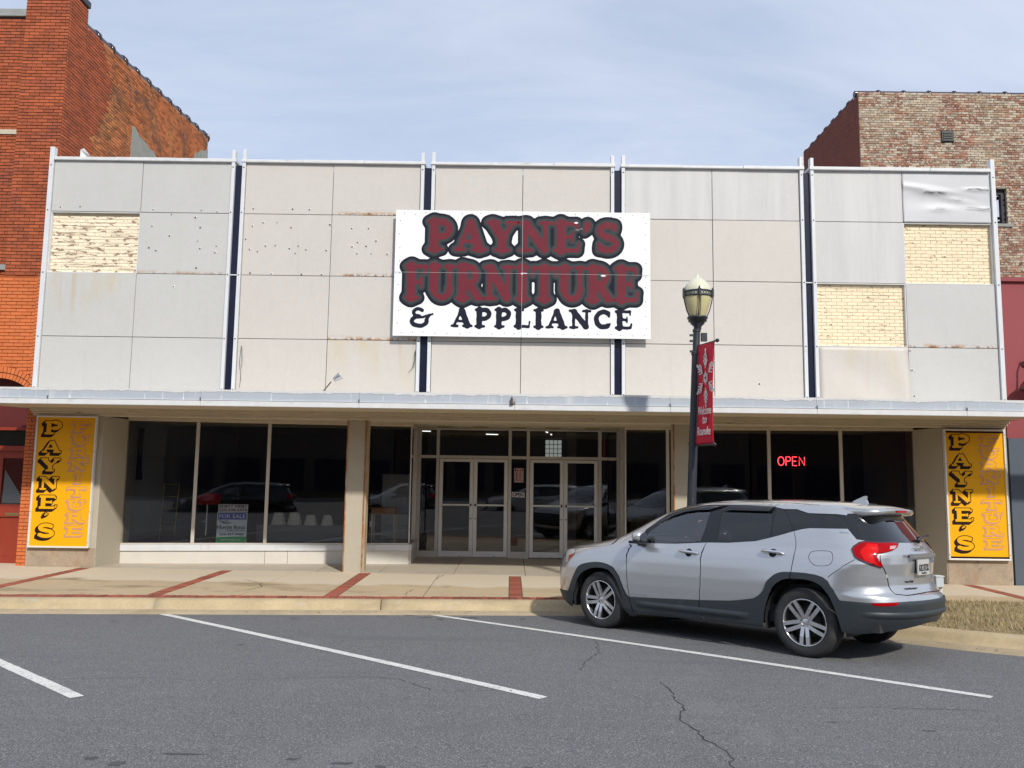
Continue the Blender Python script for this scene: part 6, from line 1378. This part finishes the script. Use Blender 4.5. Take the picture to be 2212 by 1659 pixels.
# lamp shades on a low shelf
M_SHADE = mat('shade_pleated', (.75, .73, .66), .75, var=(25, .2), bump=(40, .4, .01)); shf = box('display_shelf', (-5.45, -3.45, 17.95, 18.4, .54, .87), mat('shelf_grey', (.20, .215, .22), .8), shop)
for k, (x, hh, r0, r1, lb) in enumerate(((-5.03, .255, .155, .10, 'first pleated white lamp shade of the row, nearest the for-sale board'), (-4.68, .255, .155, .10, 'second pleated white lamp shade from the for-sale board'), (-4.33, .21, .14, .09, 'third lamp shade from the for-sale board, smaller and clear wrapped'), (-3.97, .21, .13, .085, 'last lamp shade of the row, nearest the column'))):
    t = thing('lamp_shade', lb, 'lamp shade', (x, 18.12, .872), 'lamp shades on the window shelf'); n = 40; V = []; F = []
    for j, (r, z) in enumerate(((r0, 0), ((r0+r1)/2, hh/2), (r1, hh))):
        for i in range(n): q = r*(1+.035*(1 if i % 2 else -1)); V.append((x+q*math.cos(2*math.pi*i/n), 18.12+q*math.sin(2*math.pi*i/n), .872+z))
    for j in range(2):
        for i in range(n): F.append((j*n+i, j*n+(i+1) % n, (j+1)*n+(i+1) % n, (j+1)*n+i))
    MB().add(V, F).obj('shade', M_SHADE, t); MB().tube([(x+r1*math.cos(a), 18.12+r1*math.sin(a), .872+hh) for a in np.linspace(0, 2*math.pi, 21)], .006, 6, False).obj('top_ring', M_ALUW, t)
# red bar stool
st = thing('bar_stool', 'red shell bar stool on a chrome post behind the window', 'stool', (-6.40, 17.6, .54))
V = []; F = []; n = 18; m_ = 9
for j in range(m_):
    for i in range(n+1):
        a = math.pi*(-.15+1.3*i/n); t = j/(m_-1); r = .06+.19*min(1, t*1.8); hh = 1.30+.02*t+.24*max(0, t-.35)**1.2*(.35+.65*math.sin(max(0, min(math.pi, a)))**.8)*1.6; V.append((-6.38+r*math.cos(a)*1.1, 17.6+r*math.sin(a)*.9-.05, hh))
for j in range(m_-1):
    for i in range(n): k = j*(n+1)+i; F.append((k, k+1, k+n+2, k+n+1))
o = mesh_from('seat', V, F, mat('stool_red', (.40, .012, .02), .3), st, True); o.modifiers.new('s', 'SOLIDIFY').thickness = .03
MB().tube([(-6.40, 17.6, .58), (-6.40, 17.6, 1.30)], .022, 12).obj('post', M_CHROME, st); MB().lathe([(0, .03), (.05, .025), (.19, .012), (.2, 0)], (-6.40, 17.6, .545), 24).obj('base', M_CHROME, st)
MB().tube([(-6.40+.1*math.cos(a), 17.52+.1*math.sin(a), .96) for a in np.linspace(-.2, math.pi*2-.6, 22)], .009, 6).obj('foot_ring', M_CHROME, st)
# brass rack
rk = thing('shelf_rack', 'thin brass ladder rack in the end window', 'rack', (-7.22, 17.6, .54)); br_ = mat('brass_thin', (.45, .36, .16), .3, .8)
for x in (-7.38, -7.07): MB().tube([(x, 17.6, .545), (x+.04, 17.62, 1.74)], .009, 8).obj('upright', br_, rk)
for z in (.66, .93, 1.2, 1.46, 1.72): MB().tube([(-7.375+.035*(z-.55), 17.6, z), (-7.07+.035*(z-.55), 17.6, z)], .008, 8).obj('rung', br_, rk)
# dark hanging carving on the partition, pale vase shape, green tag
hg = thing('wall_hanging', 'tall dark carved hanging on the grey partition inside the end window', 'hanging', (-7.86, 17.5, 1.8)); hm = MB()
hm.prism([(-.10, 0), (.10, 0), (.115, .12), (.08, .2), (.075, .95), (.10, 1.0), (.085, 1.09), (-.085, 1.09), (-.10, 1.0), (-.075, .95), (-.08, .2), (-.115, .12)], (-7.86, 17.46, 1.80), (.93, -.36, 0), (0, 0, 1), (.36, .93, 0), .03); hm.obj('board', mat('dark_wood', (.02, .012, .01), .5), hg)
# small table
tb = thing('small_table', 'small wooden side table with thin legs in the display window by the doors', 'table', (-2.74, 18.15, .54)); M_OAK = mat('table_oak', (.36, .17, .06), .5, var=(12, .15))
box('apron', (-3.0, -2.48, 17.98, 18.32, 1.13, 1.25), M_OAK, tb, .004); box('table_top', (-3.04, -2.44, 17.95, 18.36, 1.252, 1.275), M_OAK, tb, .006)
for x in (-2.98, -2.50):
    for y in (18.0, 18.3): MB().tube([(x, y, 1.13), (x, y, .9), (x, y, .545)], [.018, .020, .012], 10).obj('leg', mat('leg_cream', (.6, .52, .36), .6), tb)
box('stretcher', (-3.0, -2.48, 18.13, 18.17, .68, .70), mat('leg_cream', (.6, .52, .36), .6), tb); box('price_tag', (-3.02, -2.96, 17.965, 17.972, .86, .98), mat('paper_white', (.6, .62, .62), .7), tb)
fr_ = thing('refrigerator', 'pale white refrigerator standing back inside the shop beside the doors', 'refrigerator', (-2.35, 20.6, .14)); M_APP = mat('appliance_white', (.62, .64, .68), .4)
box('cabinet', (-3.15, -2.25, 20.35, 21.0, .16, 2.0), M_APP, fr_, .02); box('door', (-3.14, -2.26, 20.29, 20.345, .75, 1.99), M_APP, fr_, .015); box('door', (-3.14, -2.26, 20.29, 20.345, .18, .74), M_APP, fr_, .015); MB().tube([(-2.34, 20.25, 1.0), (-2.34, 20.25, 1.7)], .014, 8).obj('handle', M_ALUW, fr_)
# neon OPEN
ne = thing('neon_sign', 'glowing red neon OPEN sign hung in the window behind the car', 'sign', atR(5.7, 2.27)-nR*.06); M_NEON = emit('neon_red', (1.0, .045, .06), 4.0)
def npt(s, t): return atR(5.437+.522*s, 2.277+.175*t)-nR*.055
for pts in ([(.115+.11*math.cos(a), .5+.5*math.sin(a)) for a in np.linspace(0, 2*math.pi, 21)], [(.30, 0), (.30, 1), (.42, 1), (.465, .88), (.465, .62), (.42, .5), (.30, .5)], [(.70, 0), (.54, 0), (.54, 1), (.70, 1)], [(.54, .5), (.68, .5)], [(.79, 0), (.79, 1), (.985, 0), (.985, 1)]): MB().tube([npt(*p) for p in pts], .0085, 8).obj('tube', M_NEON, ne)
MB().bar(atR(5.39, 2.22)-nR*.075, atR(6.01, 2.22)-nR*.075, .01, .02).bar(atR(5.39, 2.50)-nR*.075, atR(6.01, 2.50)-nR*.075, .01, .02).obj('frame', M_DARKM, ne); MB().tube([npt(1.05, .2), npt(1.06, -.6), npt(1.03, -1.1)], .006, 6).obj('cord', M_DARKM, ne)
# notices on the middle sidelight
hs_ = thing('hours_notice', 'red opening-hours notice with white lines on the glass between the doors', 'notice', (.183, 18.87, 1.845)); M_HR = mat('notice_red', (.28, .02, .035), .6); M_HW = mat('notice_white', (.70, .60, .63), .6)
box('sheet', (.078, .290, 18.872, 18.876, 1.845, 2.168), M_HR, hs_)
lm = MB(); lm.box(.078, .290, 18.868, 18.871, 2.160, 2.168).box(.078, .290, 18.868, 18.871, 1.845, 1.853).box(.078, .086, 18.868, 18.871, 1.853, 2.160).box(.282, .290, 18.868, 18.871, 1.853, 2.160); lm.obj('border', M_HW, hs_)
lm = MB(); lm.box(.12, .25, 18.868, 18.871, 2.125, 2.145).box(.10, .27, 18.868, 18.871, 1.864, 1.882)
for k in range(8):
    z = 1.895+k*.0275; lm.box(.092, .130, 18.868, 18.871, z, z+.014).box(.150, .205, 18.868, 18.871, z, z+.016).box(.22, .275, 18.868, 18.871, z, z+.017)
tag(lm.obj('printed_line', M_HW, hs_), kind='stuff')
op = thing('open_card', 'white OPEN card tilted on the glass between the doors', 'notice', (.175, 18.86, 1.5)); axo = Vector((1, 0, -.045)).normalized(); ayo = Vector((.045, 0, 1)).normalized()
MB().obox((.174, 18.862, 1.567), axo, (0, 1, 0), ayo, .146, .002, .057).obj('card', mat('card_white', (.75, .72, .75), .6), op); text('lettering', 'OPEN', (0, .25, 0, .088), Vector((.040, 18.858, 1.530)), axo, ayo, mat('ink_black', (.01, .01, .012), .6), op, .002, .03)
# white utility post on the verge
up = thing('utility_post', 'short white post with a pale box standing on the verge behind the car', 'post', (6.70, 13.05, .1)); MB().box(6.675, 6.715, 13.03, 13.07, .08, .37).obj('post', M_WHITE, up, .004); box('box', (6.60, 6.72, 12.99, 13.11, .37, .53), mat('box_pale', (.50, .55, .58), .5), up, .008); box('lid', (6.59, 6.73, 12.98, 13.12, .531, .545), M_WHITE, up, .004)
# ------------------------------------------------------------------ the other side of the street (seen in the glass)
def far_block(x0, x1, h, col, label, winc):
    t = thing('opposite_building', label, 'building', ((x0+x1)/2, -20.5, 0)); m = mat('opp_wall_%d' % int(x0), col, .9, var=[(.6, .15), (6, .1)], bump=(20, .3, .02))
    box('wall', (x0, x1, -28, -20, .3, h), m, t); box('cornice', (x0-.05, x1+.05, -20.2, -19.99, h-.55, h-.1), m, t); box('roof', (x0, x1, -28, -19.9, h+.005, h+.15), M_TILE, t)
    n = int((x1-x0)/2.6); w = (x1-x0)/n
    for k in range(n):
        xa = x0+w*k+.6; f = box('window', (xa, xa+w-1.2, -20.0, -19.93, h-3.0, h-1.2), mat('opp_frame', (.10, .09, .08), .6), t); box('pane', (xa+.08, xa+w-1.28, -19.929, -19.92, h-2.92, h-1.28), M_NAVY, f)
        f = box('shop_window', (x0+w*k+.2, x0+w*(k+1)-.2, -20.0, -19.93, .8, 3.0), mat('opp_frame', (.10, .09, .08), .6), t); box('pane', (x0+w*k+.3, x0+w*(k+1)-.3, -19.929, -19.92, .9, 2.9), M_NAVY, f)
far_block(-45, -15.1, 8.6, (.10, .05, .035), 'dark brick row across the street, mirrored in the end window', 0); far_block(-15, 3.9, 9.4, (.12, .095, .075), 'brown two-storey row across the street, mirrored in the shop doors', 0); far_block(4, 26, 8.2, (.075, .04, .032), 'low dark brick row across the street, mirrored in the windows behind the car', 0); far_block(26.1, 50, 9.0, (.11, .09, .08), 'grey brown row across the street, mirrored beyond the car', 0)
def copy_car(label, loc, ang, paint):
    r = suv.copy(); COL.objects.link(r); r['label'] = label; r.matrix_world = Matrix.Translation(loc) @ Matrix.Rotation(ang, 4, 'Z')
    def rec(o, p):
        for ch in list(o.children):
            c = ch.copy(); COL.objects.link(c); c.parent = p; c.matrix_local = ch.matrix_local.copy()
            if c.data.materials and c.data.materials[0] == M_PAINT: c.material_slots[0].link = 'OBJECT'; c.material_slots[0].material = paint
            rec(ch, c)
    rec(suv, r); r['group'] = 'cars parked across the street'
suv['group'] = 'cars parked along the street'
copy_car('dark grey car parked across the street, mirrored in the end window', (-8.5, -10.6, .47), math.radians(-48), mat('paint_dark', (.03, .032, .036), .3, .5, coat=1.0)); copy_car('white car parked across the street, mirrored in the shop doors', (-1.6, -10.6, .47), math.radians(-48), mat('paint_white', (.6, .6, .6), .35, .1, coat=1.0))
